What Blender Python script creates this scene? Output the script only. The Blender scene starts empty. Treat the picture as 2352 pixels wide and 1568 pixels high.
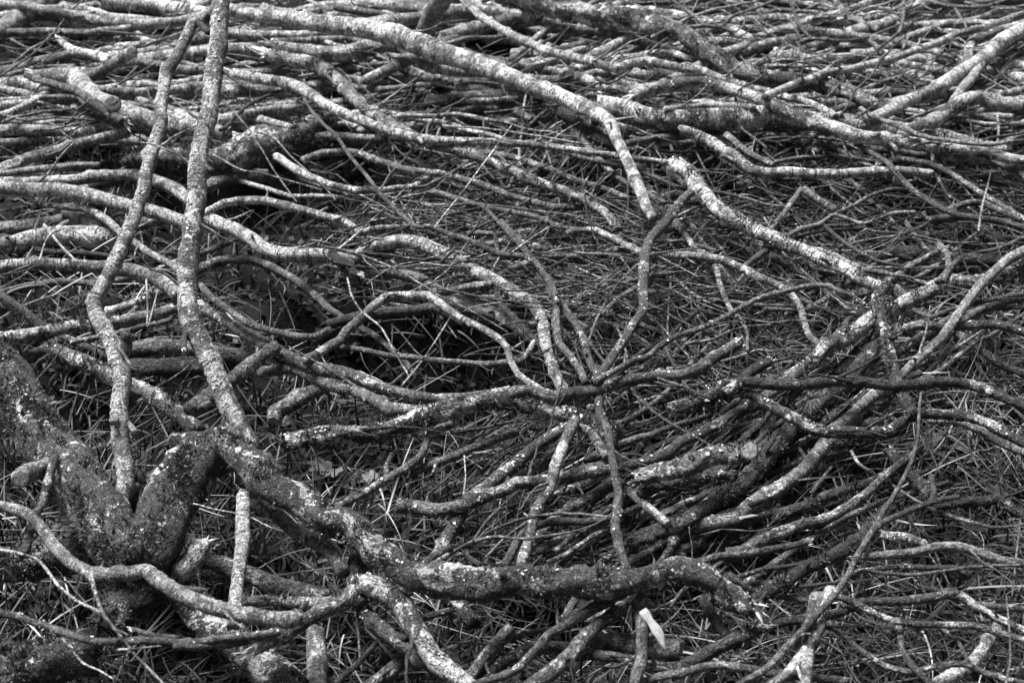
import bpy, math, random
import numpy as np
from mathutils import Vector
random.seed(7); rng = np.random.default_rng(11)
S = bpy.context.scene
C = S.collection
R = math.radians

# ---------------------------------------------------------------- camera
CAM_H, PITCH, LENS = 1.75, R(33.0), 50.0
W2, H2 = 2352.0, 1568.0                      # photo measured on a 2352 x 1568 frame
FPX = W2 * LENS / 36.0
cd = bpy.data.cameras.new("camera"); cam = bpy.data.objects.new("camera", cd); C.objects.link(cam)
cam.location = (0, 0, CAM_H); cam.rotation_euler = (math.pi / 2 - PITCH, 0, 0)
cd.lens = LENS; cd.sensor_width = 36; cd.clip_start = .05; cd.clip_end = 400
cd.dof.use_dof = True; cd.dof.focus_distance = 2.75; cd.dof.aperture_fstop = 6.3
S.camera = cam

# ---------------------------------------------------------------- sky, sun, exposure (overcast, black-and-white photograph)
SUN_EL, SUN_AZ = R(62), R(-50)               # soft light from above and the left of the heap
w = bpy.data.worlds.new("World"); S.world = w; w.use_nodes = True
nt = w.node_tree; nt.nodes.clear()
sky = nt.nodes.new('ShaderNodeTexSky'); sky.sky_type = 'NISHITA'; sky.sun_disc = False
sky.sun_elevation = SUN_EL; sky.sun_rotation = SUN_AZ
bw = nt.nodes.new('ShaderNodeRGBToBW'); bg = nt.nodes.new('ShaderNodeBackground'); wo = nt.nodes.new('ShaderNodeOutputWorld')
bg.inputs[1].default_value = .05
nt.links.new(sky.outputs[0], bw.inputs[0]); nt.links.new(bw.outputs[0], bg.inputs[0]); nt.links.new(bg.outputs[0], wo.inputs[0])
ld = bpy.data.lights.new("sun", 'SUN'); ld.energy = 4.9; ld.angle = R(32); ld.color = (1, 1, 1)
sun = bpy.data.objects.new("sun", ld); C.objects.link(sun)
sd = Vector((math.sin(SUN_AZ) * math.cos(SUN_EL), math.cos(SUN_AZ) * math.cos(SUN_EL), math.sin(SUN_EL)))
sun.rotation_euler = (-sd).to_track_quat('-Z', 'Y').to_euler(); sun.location = (0, 3, 6)
S.view_settings.view_transform = 'Standard'; S.view_settings.look = 'None'
S.view_settings.exposure = 1.1; S.view_settings.gamma = 1
S.render.engine = 'CYCLES'
S.cycles.max_bounces = 4; S.cycles.diffuse_bounces = 3; S.cycles.glossy_bounces = 2

CP, SP = math.cos(PITCH), math.sin(PITCH)
def unproj(x, y, z):
    """the point of height z seen at x, y; arrays allowed. Second value: metres per pixel there."""
    x = np.asarray(x, float); y = np.asarray(y, float); z = np.asarray(z, float)
    a = (x - W2 / 2) / FPX; b = (H2 / 2 - y) / FPX
    dx = a; dy = CP + b * SP; dz = -SP + b * CP
    t = (z - CAM_H) / dz
    return np.stack([dx * t, dy * t, CAM_H + dz * t], -1), t / FPX
# layer tone style widths | label | path.   Path: a photo sector letter, then x,y pairs; '>' starts a side branch of the branch above
DATA = r"""
2 7 b 11,12,11 | broad pale birch pole slanting across the very top left corner | A -6,24 10,15 22,6 40,-6
3 7 b 6,6,7,6 | long pale birch pole running right from the top left corner to the dark stump | A -6,3 18,4 35,8 55,12 75,15 100,17 118,16 132,14
2 8 b 9,10,10 | fat pale birch trunk along the top edge left of the upright stems | A 70,1 100,2 125,5 145,9
1 6 b 4,5,4 | slim grey pole tucked under the fat trunk at the top left | A 66,8 90,7 115,9 135,11
8 8 bl 8,10,13,14,12,11,10,9,7,7,6 | longest pale birch branch, sweeping from the upright stems down to the centre right | A 152,7 175,12 200,15 235,18 B 20,20 40,25 60,32 75,38 95,45 110,50 130,58 150,65 165,71 175,75 185,82 190,95 197,110 204,128 209,143 213,150
3 7 bC 9,10,10,10 | thick level birch log passing behind both upright stems, its sawn end to the right | A 80,44 100,42 120,39 140,36 165,34 190,33 215,35 235,36 B 20,33 39,33
2 6 b 6,6 | short grey log butting against the end of the thick level log | B 41,33 50,32 58,31
3 8 bs 4,5,6 | short crooked birch piece with a broken left tip in the upper left grass | A 40,27 48,33 60,36 76,40
5 8 bls 8,12,14,13,11,10,9 | forked thick birch trunk lying in the upper left | A 24,52 40,51 52,53 58,60 64,67 75,72 87,76 100,81 112,85 125,87 140,89 156,92
> 5 6 bCu.10 7,7 | stubby side limb with a rimmed end | A 60,54 70,48 80,41 88,36
> 5 7 bCu.14 9,10 | sawn stump of a limb facing out | A 70,70 74,71 77,71
3 7 b 5,6,6,6,5 | slim birch pole above the forked trunk dipping right behind the stems | A 60,60 75,63 90,67 110,73 130,79 150,82 175,82 200,88
5 4 dS 4,5,6,7 | dark ragged branch lying over the forked birch trunk | A 18,51 30,55 45,60 57,65 70,75 84,84
2 7 b 9,9,8 | blurred pale log entering from the left edge beneath the forked trunk | A -5,58 15,58 30,61 54,62
3 7 b 6,6,6 | birch pole at the left edge below the forked trunk | A -5,73 20,70 40,68 57,69
3 6 g 3,3.5,3 | thin grey stick rising from the left edge over the forked trunk | A -5,55 10,50 25,47 52,45
3 5 g 1.5,1.5 | hair-thin twig at the left edge above the forked trunk | A -5,43 20,43 35,46
2 7 b 4,5,5,6 | kinked birch stick reaching up toward the left upright stem | A 72,37 85,34 100,31 115,30 122,24 129,19
2 5 g 3,3,3 | thin brown stick just above the thick level log | A 80,37 100,35 120,32 140,28 162,26
2 5 g 3,3 | thin stick just beneath the thick level log, right of the stems | A 118,47 150,47 175,45 205,42
2 6 g 3,3,3 | thin straight rod crossing behind both upright stems at their upper third | A 90,52 110,54 140,53 180,50 235,48
3 7 b 6,6,6,5 | medium birch pole behind both upright stems, brightest of that stack | A 60,61 80,63 110,62 140,59 170,57 202,59
2 6 b 4,4,4 | grey pole second below the brightest pole of the stack behind the stems | A 117,67 150,65 190,62 235,60
2 5 g 3,3,3 | thin pole lowest but one in the stack behind the stems | A 100,72 150,70 180,68 200,66
2 7 b 5,5,5 | short birch pole right of the stems under the stack | A 155,75 175,74 200,71 235,69
4 7 b 6,6,6 | birch pole rising gently right from the stems toward the mossy log | A 150,81 170,78 190,76 210,73 235,70
2 4 d 4,5,4 | dark short pole between the left stem and the forked trunk | A 75,57 95,54 112,50
6 3 d 2.5,2.5,2.5 | thin dark twig curling up right of the right upright stem | A 150,89 155,86 160,80 170,72 185,65 198,60
2 4 mlp 14,18,22,23,20,14 | biggest mossy fallen log, pale patches, behind the upright stems | A 88,108 105,110 125,110 150,112 170,107 190,100 205,94 222,86 237,78
3 7 b 6,7,7,6 | birch pole forking near the left edge above the grass | A -5,116 12,110 20,107 40,102 60,97 75,94 88,92
> 3 7 b 4,5,4 | lower prong | A 12,113 -2,119 15,117 35,115 55,113 68,113
4 7 bl 6,7,7,8,8,9,9,9,9,8 | long patched birch branch dipping from the left edge to the dark elbow at centre | A -5,124 20,125 45,123 70,120 90,121 105,124 120,130 130,137 142,148 D 152,0 160,3 172,10 180,16 190,19 205,20 220,20 235,22 E 8,27
5 8 bl 8,9,9,9,8 | bright thick birch bough entering at the left edge just above the middle | A -5,128 20,130 40,131 60,134 80,139 95,142 112,146 128,152
4 6 b 4,5,5 | small birch stick hooking down under the bright thick bough | A 30,140 50,142 62,143 70,148 80,156 D 86,8
1 7 b 9,12,11 | fat blurred birch log lying low under the bough at the left | D 8,14 30,9 55,6 82,6
2 6 b 7,9,7 | short mottled log just under the bright bough | A 45,145 60,150 75,153 95,153 112,149
1 7 b 8,9,8 | pale log at the left edge above the arched grey branch | A -5,158 20,154 42,150
1 7 b 10,10 | stubby log at the left edge touching the grass | D -6,18 8,15
5 7 b 4.5,5.5,5.5,5,4.5 | birch stick arcing right from the right upright stem over the straw | A 140,145 152,139 165,137 180,137 195,141 215,146 235,151 E 14,5
> 5 6 b 4,4,3 | straight continuation | E 12,6 25,3 45,1 60,5
2 5 b 8,9,8 | dark low birch log right of the stems below the mossy log | A 140,128 150,124 165,121 182,120
5 5 b 5,5,4.5,4.5,4,4.5 | slim speckled branch snaking right from the mossy log over the dark hollow | A 208,110 220,105 235,103 B 12,104 25,110 40,115 60,117 70,119 85,124 95,126 105,129 115,133 130,138 145,142 166,141
7 8 bs 6,7,7,7,6,6,5,4.5,4,3.5 | bright birch branch with a broken left tip running from the stems over the mossy log | A 160,51 175,54 190,56 200,58 212,65 222,72 235,78 B 12,81 25,86 38,91 50,94 65,96 85,96 100,97 120,98 140,100 160,103 180,106 200,108 232,112
6 6 bms 8,9,9,8,7,7,6,6,6,5 | splintered mossy-headed branch running down under the bright birch branch to the centre | A 184,38 200,42 215,45 228,52 B 0,56 10,67 22,77 40,87 55,96 75,102 90,106 105,112 125,120 140,126 155,130 165,135 180,144 190,157
7 4 g 2,2.5,2.5,3,3.5,3.5,4,5,5,5 | long dark wand falling from the mossy log and bending down into the centre hub | A 208,68 213,76 220,84 228,91 B 0,96 8,108 18,120 28,133 40,145 52,155 E 62,1 75,6 90,11 105,18 112,20 125,21 133,24 138,31 145,42 148,52 148,65 150,80 158,90 165,100 168,108
7 7 b 4.5,5,6,6,5.5,5,4.5,4.5 | slender pale branch falling from top centre and running right above the big logs | B 80,-3 88,5 95,10 105,16 115,21 130,29 145,36 160,40 175,43 183,46 190,47 200,44 210,42 220,44 235,47 C 15,49 25,54 35,57 45,60 60,62 70,65 85,68 95,72 107,79
> 7 7 bCu.02 3,2.5 | short pruned stub | B 182,46 188,41 194,36
6 5 dmp 12,13,12,11,10,10,9,9,8 | heavy flaking log from the top centre slanting down right | B 110,-4 130,-1 150,6 175,12 190,14 210,17 235,22 C 8,27 20,35 32,40 45,47 55,51 70,54 85,57 100,60 115,66 130,72 146,76
4 6 bu.2 12,11,12 | pale upright stump of a limb at the top centre | B 58,24 62,12 66,4 71,-5
5 6 b 6,7,7 | short birch limb rising right out of the moss behind the long birch | B 18,56 30,50 40,45 53,39
5 6 b 6,6,5,5 | slim birch limb passing left to right under the long birch | B 52,42 60,45 75,48 95,50 105,52 125,53 150,55
1 7 b 9,9,8 | pale log along the top edge left of the upright stump | B 12,3 40,5 60,7 88,8
2 5 g 5,5,4 | dark curving stick between the top logs left of the upright stump | B -3,5 20,9 46,14
2 7 b 8,9,9,9 | pale log with lichen right of the upright stump | B 70,27 90,22 110,17 125,11
2 8 b 9,9,8 | chunky pale log under the heavy flaking log | B 126,12 145,10 168,14
2 5 d 8,9,9 | dull smooth log in the shade under the long birch | B 58,69 80,66 100,64 128,65
3 6 b 5,5 | short pole peeping out above the dull smooth log | B 70,56 90,56 112,54
2 6 bcu.03 6,5,4 | log whose round sawn end shows among the straw at top centre | B 118,36 135,36 150,34 166,30
4 7 b 5,6,6 | pale pole rising right from the long birch to the heavy flaking log | B 145,58 160,46 175,37 190,30 208,20
5 3 dmS 7,8,8 | dark rotten branch stub beneath the bend of the long birch | B 143,73 155,79 168,88 180,96 191,101
6 8 bmlp 12,14,13,13,14,13,12,11,9,6 | massive pale crusted log right of the long birch's bend | B 178,73 195,77 208,81 220,82 235,82 C 20,82 40,81 60,78 75,80 90,83 110,83 130,86 152,90 185,95 225,103
7 7 dls 7,8,7,7,8,9,9,8,8,7,6 | long split-ended branch crossing the right side down to the right edge | B 200,63 215,60 235,58 C 15,58 30,62 45,66 60,70 75,75 90,80 105,86 120,92 135,95 150,98 165,101 180,102 200,104 220,106 240,108
6 7 b 4.5,4.5,4 | short pale pole resting on the massive crusted log | B 222,75 235,72 C 20,71 35,72 52,73
8 7 g 4,4.5,5,5,5 | slender rod descending from the top right edge to the middle of the right-hand logs | C 240,8 220,15 205,20 190,23 175,30 160,35 145,40 130,44 115,48 100,50 90,54 80,57 68,62 58,67
> 8 6 bS 3,3 | broken stub | C 97,50 102,46 107,42
6 8 bl 7,8,9,10,10 | thick pale birch bough rising from the right logs to the right edge | C 128,82 140,78 150,72 160,68 175,62 185,55 195,48 205,42 215,32 225,25 240,18
> 5 7 b 6,6,5 | upper arm | C 197,46 198,38 200,30 210,25 222,20 240,15
> 6 7 b 6,6 | lower arm | C 206,44 200,52 193,60 186,70
6 7 dl 8,9,9,9 | rough grey bough bending over to the right edge | C 153,91 165,87 175,82 185,76 195,70 205,68 220,72 240,73
> 6 7 b 5,5 | upper fork | C 212,68 220,65 240,60
> 6 6 d 3,3,2 | thin dark offshoot | C 195,70 180,73 165,78 150,84
5 6 bS 6,5 | mottled short limb dropping off the massive log | C 70,85 78,92 85,97 91,102
5 6 b 5,5,5 | curved limb leaving the massive log to the right | C 85,96 95,90 105,90 118,93
6 7 bl 6,7,7,7,6,6,5 | banded birch limb sagging beneath the massive log to the right | C 0,89 10,92 20,97 30,104 40,110 50,116 60,118 75,117 95,118 110,119 130,118 150,118 172,119
5 5 d 5,5 | dark limb joining under the massive log from the left | B 190,100 205,97 220,94 238,92
6 6 b 4,4 | short diagonal stick above the banded birch limb | C 32,92 40,99 48,105 64,113
9 6 g 2.5,3,3,2.5 | thin pointed wand lying on the big right-hand logs | C 123,74 130,79 140,83 155,89 170,94 185,96 200,98 215,99 225,97 240,96
7 4 g 3,3.5,3.5,4,3.5 | dark wand descending to the right edge below the big logs | C 120,98 130,104 142,111 150,120 160,130 170,137 180,143 192,148 205,150 220,152 240,157
> 7 5 g 4,4,3 | curved branchlet | C 183,144 195,140 205,139 215,143 225,148 233,151
9 3 g 1.5,1.5 | hair-thin dark twig poking up from the right-hand logs | C 120,81 135,70 145,60 155,48
7 5 g 2,2.5 | short thin twig slanting above the right-hand logs | C 97,71 106,61 115,52
9 4 g 1.5,1.5,1.5 | wavy dark twig rising over the right-hand bough | C 108,80 115,72 120,62 130,52 138,40
9 3 g 1.5,1 | tiny dark twig on the slender pale branch | C 40,62 52,55 61,49
4 5 d 6,7,7 | dark smooth pole pointing right under the heavy flaking log | C 38,37 60,31 82,27
5 4 g 2,2,2 | thin dark twig wandering along the upper right tangle | C 82,29 95,27 115,28 130,25 140,21 150,17 160,9 175,9
6 4 g 2.5,2.5,2 | thin dark twig dropping from the top edge left of the right tangle | C 73,-4 77,6 80,15 85,22 91,27
6 5 g 2.5,2.5,2 | crooked twig dropping from the top edge right of centre | C 153,-4 153,12 150,22 140,30 130,38 122,45
4 6 g 3.5,4,4 | stout twig slanting down from the top edge into the right tangle | C 105,-2 112,8 120,13 136,20
7 5 g 2.5,2.5,2 | arching bare twig at the top right of centre | C 3,19 18,18 28,19 38,10 55,4 74,-2
> 7 5 g 1.5,1.5 | twiglet | C 28,19 37,22 43,18 45,12
5 4 g 2,2 | kinked twig in the dark gap at the upper right | C 55,13 75,14 80,22 84,29
5 4 g 2,1.5 | drooping thin twig below the dark smooth pole | C 80,29 86,38 91,52
2 8 b 6,8,9 | pale log rising to the top edge at upper right | C 124,14 145,10 160,6 180,0
2 8 b 6,6,5 | pale log in the upper right tangle, blurred | C 74,14 95,15 115,14 130,12
1 7 b 7,7 | pale log in the grass at the upper right | C 168,18 190,17 215,18
4 5 g 3,3,3 | dark stick sagging from the top edge near the right corner | C 162,-4 175,3 190,5 210,4 228,-2
4 5 g 2,2 | small twig hanging off the sagging stick near the top right corner | C 188,6 192,12 196,19
3 5 g 4,4 | thin pole just under the dark smooth pole | C 50,40 70,38 92,35
3 6 g 5,5,4 | grey pole second under the dark smooth pole | C 60,45 75,43 90,40 112,39
3 5 g 6,6,5 | brown pole third under the dark smooth pole | C 75,49 95,45 114,41
3 5 g 5,5 | short level pole in the middle of the upper right tangle | C 115,32 135,32 157,30
3 6 g 4,4,4 | straight pole crossing behind the slender rod at right | C 148,42 165,42 185,41 202,38
2 5 b 7,8 | low thick log behind the slender rod at right | C 128,51 150,52 172,53
3 7 b 7,8,8 | pale log near the right edge under the forked bough | C 200,47 215,50 240,57
5 4 g 3,3 | dark twig diving under the slender rod | C 130,27 138,36 146,43 155,52 164,59
4 5 g 3,3,3 | thin branchlet running to the right edge beneath the pale bough | C 168,57 190,58 210,56 240,59
4 6 b 3,3 | hooked pale stick near the right edge | C 196,63 213,58 222,48 229,41
9 6 g 1.5,1.5,1.2 | thin upright twig near the lower right of the upper tangle | C 204,158 207,140 211,125 213,116
6 6 g 1.5,1.5 | short upright stalk under the rough grey bough | C 217,79 218,88 217,98
6 5 b 3.5,3.5,3.5,3.5 | slim stick running down right under the long split-ended branch | C 148,108 170,112 185,118 195,125 205,132 215,138 240,152
4 6 b 5,5,5 | pole hugging the underside of the long split-ended branch at right | C 170,105 190,109 210,111 240,113
5 5 g 2.5,2.5,2.5 | thin rod above the banded birch limb | C 65,111 80,108 110,107 130,110 172,112
7 7 bmlp 9,10,10,9,9,8,8,8,7 | lichened birch limb slanting right of centre, ending in a dark broken knot | C -4,112 8,120 12,128 17,136 24,141 32,146 42,151 53,157 F 65,9 75,15 85,18 95,23 105,27 115,31 125,37 135,41 144,44
> 7 6 bC 3,3.5,3 | parallel shoot with a pale end | F 78,14 95,17 105,20 115,25 125,29
> 7 6 bC 3,3,3 | lower shoot | F 125,30 140,33 160,36
> 7 6 g 1.5,1.5,1.2 | hair-thin shoot | F 125,30 135,29 150,29 165,29 177,28
8 4 gl 5,6,6,7,6,6,6,6 | smooth grey S-shaped stem dropping from the lichened limb into the centre hub | C 7,131 0,137 B 228,144 E 221,0 213,10 210,20 208,32 207,42 207,50 207,58 200,68 195,78 188,88 182,97 174,107
> 8 4 g 3,2.5 | snapped knob | E 208,53 215,56 221,58
9 2 dm 7,8,7,7,7,8,8 | dark mossy broken post standing against the diagonal boughs on the right | F 141,42 138,48 137,56 139,65 141,78 143,88 146,98 148,106 150,115 155,122 160,131
5 5 g 4,4,3.5 | bent dark stick under the stump at right of centre | C 83,129 75,140 68,150 62,158
5 5 b 5,4.5 | short stick in the dark tangle right of the lichened limb | C 85,130 95,137 107,144
6 5 g 2.5,2.5,2.5 | thin curved twig arching in the dark tangle at right | C 106,146 120,140 130,134 145,129 160,130
6 6 g 2.5,2.5,2.5,3 | knobbly twig with a blunt tip low in the dark tangle at right | C 80,156 95,153 105,147 115,150 125,153 135,150 145,146 161,145
6 5 b 3,3.5,3.5,3.5,2.5,2 | crooked speckled shoot right of the grey stem | E 225,-8 F 0,3 5,10 10,17 20,22 26,30 28,40 31,50 35,58 40,62 46,72 46,86
6 6 b 3.5,4,4.5,5,5,4.5,4,4 | smooth pale branch arching down right across the middle right tangle | E 155,6 165,4 175,4 185,8 200,15 210,20 222,19 F 0,20 15,22 30,25 42,30 50,34 60,38 70,43 77,49 82,55 85,65 88,75 97,84
> 6 4 g 4,4 | side arm | F 42,30 55,20 66,14
8 5 gl 4,3.5,3.5,3.5,3,3,2 | long thin grey rod rising right from the centre hub | E 174,107 182,102 190,98 200,93 210,90 218,83 228,77 F 0,75 10,72 25,65 40,57 55,50 70,46 85,42 100,41 110,45 118,48 126,55
6 5 b 3,3.5,3.5,4 | thin dark-speckled rod lying level over the black hollow at centre | E 0,83 15,85 35,89 60,92 80,93 100,95 116,94
> 6 5 b 3.5,3.5 | end that hooks up | E 114,94 124,92 130,85 133,80
3 4 g 6,6,6,6 | dark arched branch behind the pale arches at centre | E -8,68 10,62 30,60 50,58 65,56 75,60 86,66
3 5 b 7,7,6,6,5 | mottled branch running down right behind the birch arch | E 0,34 15,33 35,33 55,37 65,42 78,52 90,58 105,62 120,70 134,80
5 3 g 4,4,4 | thin dark limb slipping beneath the birch arch toward the hub | E 107,47 112,57 120,65 130,75 140,84
6 4 b 4,4.5,4.5,4.5 | slim stem just right of the wand at the centre hub | E 150,52 155,60 162,70 168,82 172,95 179,106
5 4 g 2.5,2.5 | thin level twig right of the hub stems | E 152,66 165,62 180,62 195,62 201,66
6 5 g 3,3,3 | knotty twig rising behind the S-shaped stem | E 178,61 190,50 204,42 215,35 226,33
6 5 g 1.5,1.5 | hair-thin dark twig leaning up left of the S-shaped stem | E 170,80 175,65 180,55 190,40 206,24
5 5 b 4,4.5,4.5,4 | dark stout twig lying level above the hub | E 138,22 150,21 165,22 180,20 190,16 201,17
5 4 g 2.5,2.5 | small dark upright twig above the birch arch | E 108,20 107,12 106,4
6 5 g 3,3,3 | straight stick crossing the dark wand above the hub | B 110,151 E 115,3 122,10 130,20 138,29
4 6 b 3,3,3 | level stick in the straw above the birch arch | E 88,6 110,6 133,3
4 7 b 4,5,4 | pale short log in the straw above the hub | E 100,14 120,12 143,16
5 7 bl 6,7,8,8,8,8,8,7,7,7,6,6 | bold birch arch springing from the dark elbow and falling to the centre hub | E 3,30 8,24 14,18 22,14 30,12 40,11 52,13 62,17 72,22 85,28 100,35 112,41 122,47 130,52 136,59 140,70 141,80 144,92 147,102 152,114
> 5 6 b 4,4 | short upper prong | E 108,34 118,30 129,26
> 5 6 b 4.5,4.5,4 | lower side arm running back left | E 104,40 90,42 78,44 60,47
5 3 dS 7,5,4 | dark hooked elbow piece at the left foot of the birch arch | D 225,18 E 0,25 6,27 9,32 14,34
7 6 b 5,5,5,5,5,5,4.5,4,4,4 | branch fork bowing over the black hollow with a bend at each end | D 208,93 218,87 228,81 E 0,79 5,72 15,63 22,55 30,49 38,48 50,48 60,48 68,52 78,60 88,66 100,73 110,80 114,85
> 7 6 bC 3,2.5 | pale pruned tip | E 112,82 116,84 119,86
> 7 6 b 4,4,4.5 | tail curling down to the mossy bough | E 114,84 117,93 122,102 130,108 142,116
6 5 bl 6,6,7,7,7,6,6,5.5,6,6 | long sagging branch from the right upright stem under the hollow to the centre | D 136,54 145,60 160,69 175,77 187,84 200,90 215,97 235,101 E 10,104 25,110 45,115 65,118 85,118 100,116 116,113
5 6 b 6,7,7,7,6 | pale-topped branch just below the long sagging branch | D 178,100 200,98 215,104 235,112 E 8,111 20,117 33,123 50,125 76,124
6 3 dmlp 10,10,9,10,10,10,10,9,9 | dark mossy bough with white lichen spots running from the left junction to centre | D 192,148 205,144 220,141 235,139 E 15,139 35,137 55,133 75,128 95,124 115,123 135,123 150,127 165,132 180,137 191,141
7 5 dlS 6,7,7,7,6,7,7 | patched bough continuing right from the hub with a frayed tip | E 116,114 130,112 148,117 160,114 175,112 185,110 200,105 220,103 F 0,103 15,98 25,90 39,82
5 5 bl 5,5,5,4.5 | mottled twiggy branch sloping down left below the mossy bough | E 76,137 68,139 60,144 H 55,1 45,9 33,16 22,23 8,31 -3,37
> 5 5 b 3,3 | small offshoot | H 32,17 32,8 35,0
4 5 b 5,5,5 | low branch beside the mottled twiggy one, ending in dark moss | E 122,141 105,147 92,152 H 78,2 60,9 48,14
6 4 dl 7,7,8,8,8,8 | rough grey branch falling left from the hub through the lower centre | E 158,134 148,139 137,147 128,155 H 115,12 105,20 95,28 87,37 80,47 73,57 65,68 59,76
7 5 bl 7,7,7,6,6,6,7 | spotted birch stem standing below the hub, with a knotted foot | E 160,133 157,141 152,152 H 147,8 145,15 142,25 135,35 132,45 130,57 126,68 124,78
6 5 b 6,6,5 | short curved limb below the hub right of the spotted stem | E 160,137 172,142 178,150 183,158
8 4 gl 5,5,5,6,6,5 | smooth dark upright stem below the hub at lower right of centre | E 177,118 178,130 183,140 185,155 H 188,15 190,28 189,40 188,50 190,60 193,70 197,79
6 5 dlc 8,8,8,7,7,7,7 | crusty lichened branch with a blunt sawn left end at lower centre | H 39,36 55,37 70,38 85,35 95,31 110,26 120,20 135,18 150,17 165,12 180,9 195,4
6 4 dl 6,6,6,6,6 | long grey branch sweeping right and up from the crusty branch | H 170,14 190,12 208,7 222,1 F 0,147 12,143 25,135 40,127 56,121
9 6 g 2.5,2,2,1.5 | long thin pale twig bowed over the lower centre branches | H 62,76 75,68 90,60 105,52 120,46 135,43 150,41 165,41 185,43
> 9 5 g 2,2,2,1.5 | lower shoot | H 92,60 105,57 125,58 145,56 160,53 175,48 186,41
6 5 g 1.5,1.5 | straight thin twig under the bowed pale twig | H 99,71 110,60 120,52 134,42
5 4 g 3,3 | small dark hook of wood below the bowed twig | H 86,66 88,71 96,76
5 5 b 3,3,3 | innermost of the curved sticks left of the smooth dark stem | H 142,75 155,69 165,62 175,55 187,49
4 5 b 4.5,4.5,4 | middle of the curved sticks left of the smooth dark stem | H 136,68 150,60 165,54 180,46 187,42
4 5 b 6,6,6,5 | outermost and thickest of the curved sticks left of the smooth dark stem | H 133,58 142,49 150,42 165,33 175,27 187,18
5 4 dm 8,8,9,9,9,8,8 | dark bough fanning up right from the lower centre to the broken post | H 198,62 215,55 235,49 I 12,43 25,33 38,22 48,12 58,2 F 66,148 75,138 88,127 100,115 115,104 125,93 133,84
4 4 dm 6,6,6,6,5,5 | dark mossy pole nearly level across the lower right of centre | H 200,75 215,70 235,64 I 15,56 30,50 48,45 60,42 75,38 90,33 105,28 118,22 132,17 152,10
4 5 bl 8,8,8,8,8,7 | birch bough with pale patch fanning up right in the lower right | H 225,62 I 0,53 20,48 38,44 50,34 65,25 75,18 85,10 93,1 F 100,148 107,140 117,131 127,121 137,114
8 4 dmlpSY 15,16,17,16,15,16,17,16,16,15,14,12,10 | main thick dark log from the left junction along the bottom to a snapped white end | D 150,149 158,153 G 168,6 178,13 190,22 205,32 220,42 H 5,50 15,57 25,66 35,73 45,79 60,83 80,86 100,87 120,86 140,87 155,89 170,91 185,90 200,90 215,88 I 0,81 14,83 24,88 34,95 44,101 51,107
> 7 5 dS 6,5,5,4 | upper prong with speckled bark | I 0,78 20,73 45,69 65,65 87,60
6 4 dlp 12,12,12,12,11,10 | thick patched limb curving down beneath the main log to the bottom edge | H 18,88 30,94 42,103 50,115 58,127 68,140 80,150 92,160
5 4 dl 8,9,9,8 | limb slanting to the bottom edge left of the thick patched limb | H 10,98 18,110 28,122 40,130 55,140 70,149 86,160
5 3 dm 9,9,9 | short dark upright limb under the main log's left half | H 11,60 12,75 12,88 13,103
10 6 b 5.5,6,6,7,7,8,8,9,9,9,8 | pale bowed birch branch crossing the whole lower left corner | G -5,34 10,38 20,42 28,50 35,60 42,68 50,75 60,81 75,84 90,82 100,80 110,87 120,94 133,100 150,106 165,110 185,113 206,112
8 6 dlsp 9,9,9,8 | lichen-spotted branch with a pale sawn left end at the bottom left | G 173,133 190,125 205,118 220,110 235,103 H 9,95
10 5 dl 4.5,4,4.5,4.5,4.5,4.5,4 | slim smooth branch crossing the bottom left corner from the left edge | G -5,109 13,112 25,117 45,123 65,127 85,128 110,129 130,128 150,126 170,124 192,122
> 9 5 dS 3,3 | low fork | G 122,126 105,124 91,120
> 9 5 d 5,4 | underside branch | G 120,131 140,131 160,130 185,125
8 7 b 8,8,7.5,7,7 | upright spotted birch stick at the lower left, reaching down to the bowed branch | G 167,28 166,45 166,60 164,75 161,90 160,105 159,118
6 5 bl 8,8,8,8 | birch limb parallel to and under the main log on the left | G 170,27 185,38 198,50 210,58 225,66 H 2,82
4 3 dmlp 16,17,17,17 | broad dark mossy log running to the bottom edge at left | G 118,88 132,101 145,113 160,127 175,140 190,151 203,162
5 4 mlpd 19,20,21,22,23,22,18 | huge mossy leaning trunk at the left edge | D -8,98 4,110 16,125 28,140 40,151 G 52,7 64,19 74,32 83,45 91,58 97,70
> 5 6 dCu.10 11,10,10 | sawn limb stub pointing left | G 42,8 30,12 20,15 16,17
6 3 mdlpY 22,26,28,26,22 | bulky moss-covered stump head at the left junction | D 156,152 G 138,3 126,15 117,30 110,45 104,60 98,74
3 3 mdlpY 24,26,22 | mossy knot of trunk wedged between the leaning trunk and the stump head | G 84,26 94,42 100,60
5 4 dC 15,14 | chopped limb poking left out of the mossy junction | D 160,151 145,150 118,149
5 6 dlS 12,12,12 | splintered mossy stub pointing up right beneath the stump head | G 118,84 128,76 137,64
2 4 mld 17,18,17 | low mossy log behind the bowed birch at the left edge | G -8,78 20,74 45,70 85,66
2 3 md 20,24,20 | rounded moss hummock log below the bowed birch | G 75,118 85,105 100,98 118,92
2 3 md 22,26,24 | moss heap in the bottom left corner | G -5,158 15,146 38,137 62,134
4 5 dlm 8,9,9,9,9,9 | mossy patched limb sliding down right into the left junction | D 37,83 48,89 60,95 70,99 78,105 95,112 105,118 115,125 125,132 134,143
5 6 bm 8,7,7,7,6,6 | birch pole with black bands entering the left edge at mid height | D -6,79 20,75 45,70 65,67 85,65 105,61 118,57 126,56
4 7 b 5,5,5 | pale pole just above the black-banded birch pole | D 72,60 85,56 100,51 110,46 126,41
3 5 b 3,3,3 | thin rod beneath the black-banded birch pole | D 48,80 75,75 95,70 118,64
3 5 d 8,9,9,8,9,9 | grey log lying level under the right upright stem | D 87,87 95,84 110,82 125,82 140,84 155,88 175,90
2 3 d 9,10,10 | dark log in deep shade beneath the grey level log | D 88,96 110,98 140,97 160,95
3 5 d 6,6,6 | mottled pole rising from the huge trunk at the left edge | D 8,98 20,91 30,85 39,79
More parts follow.
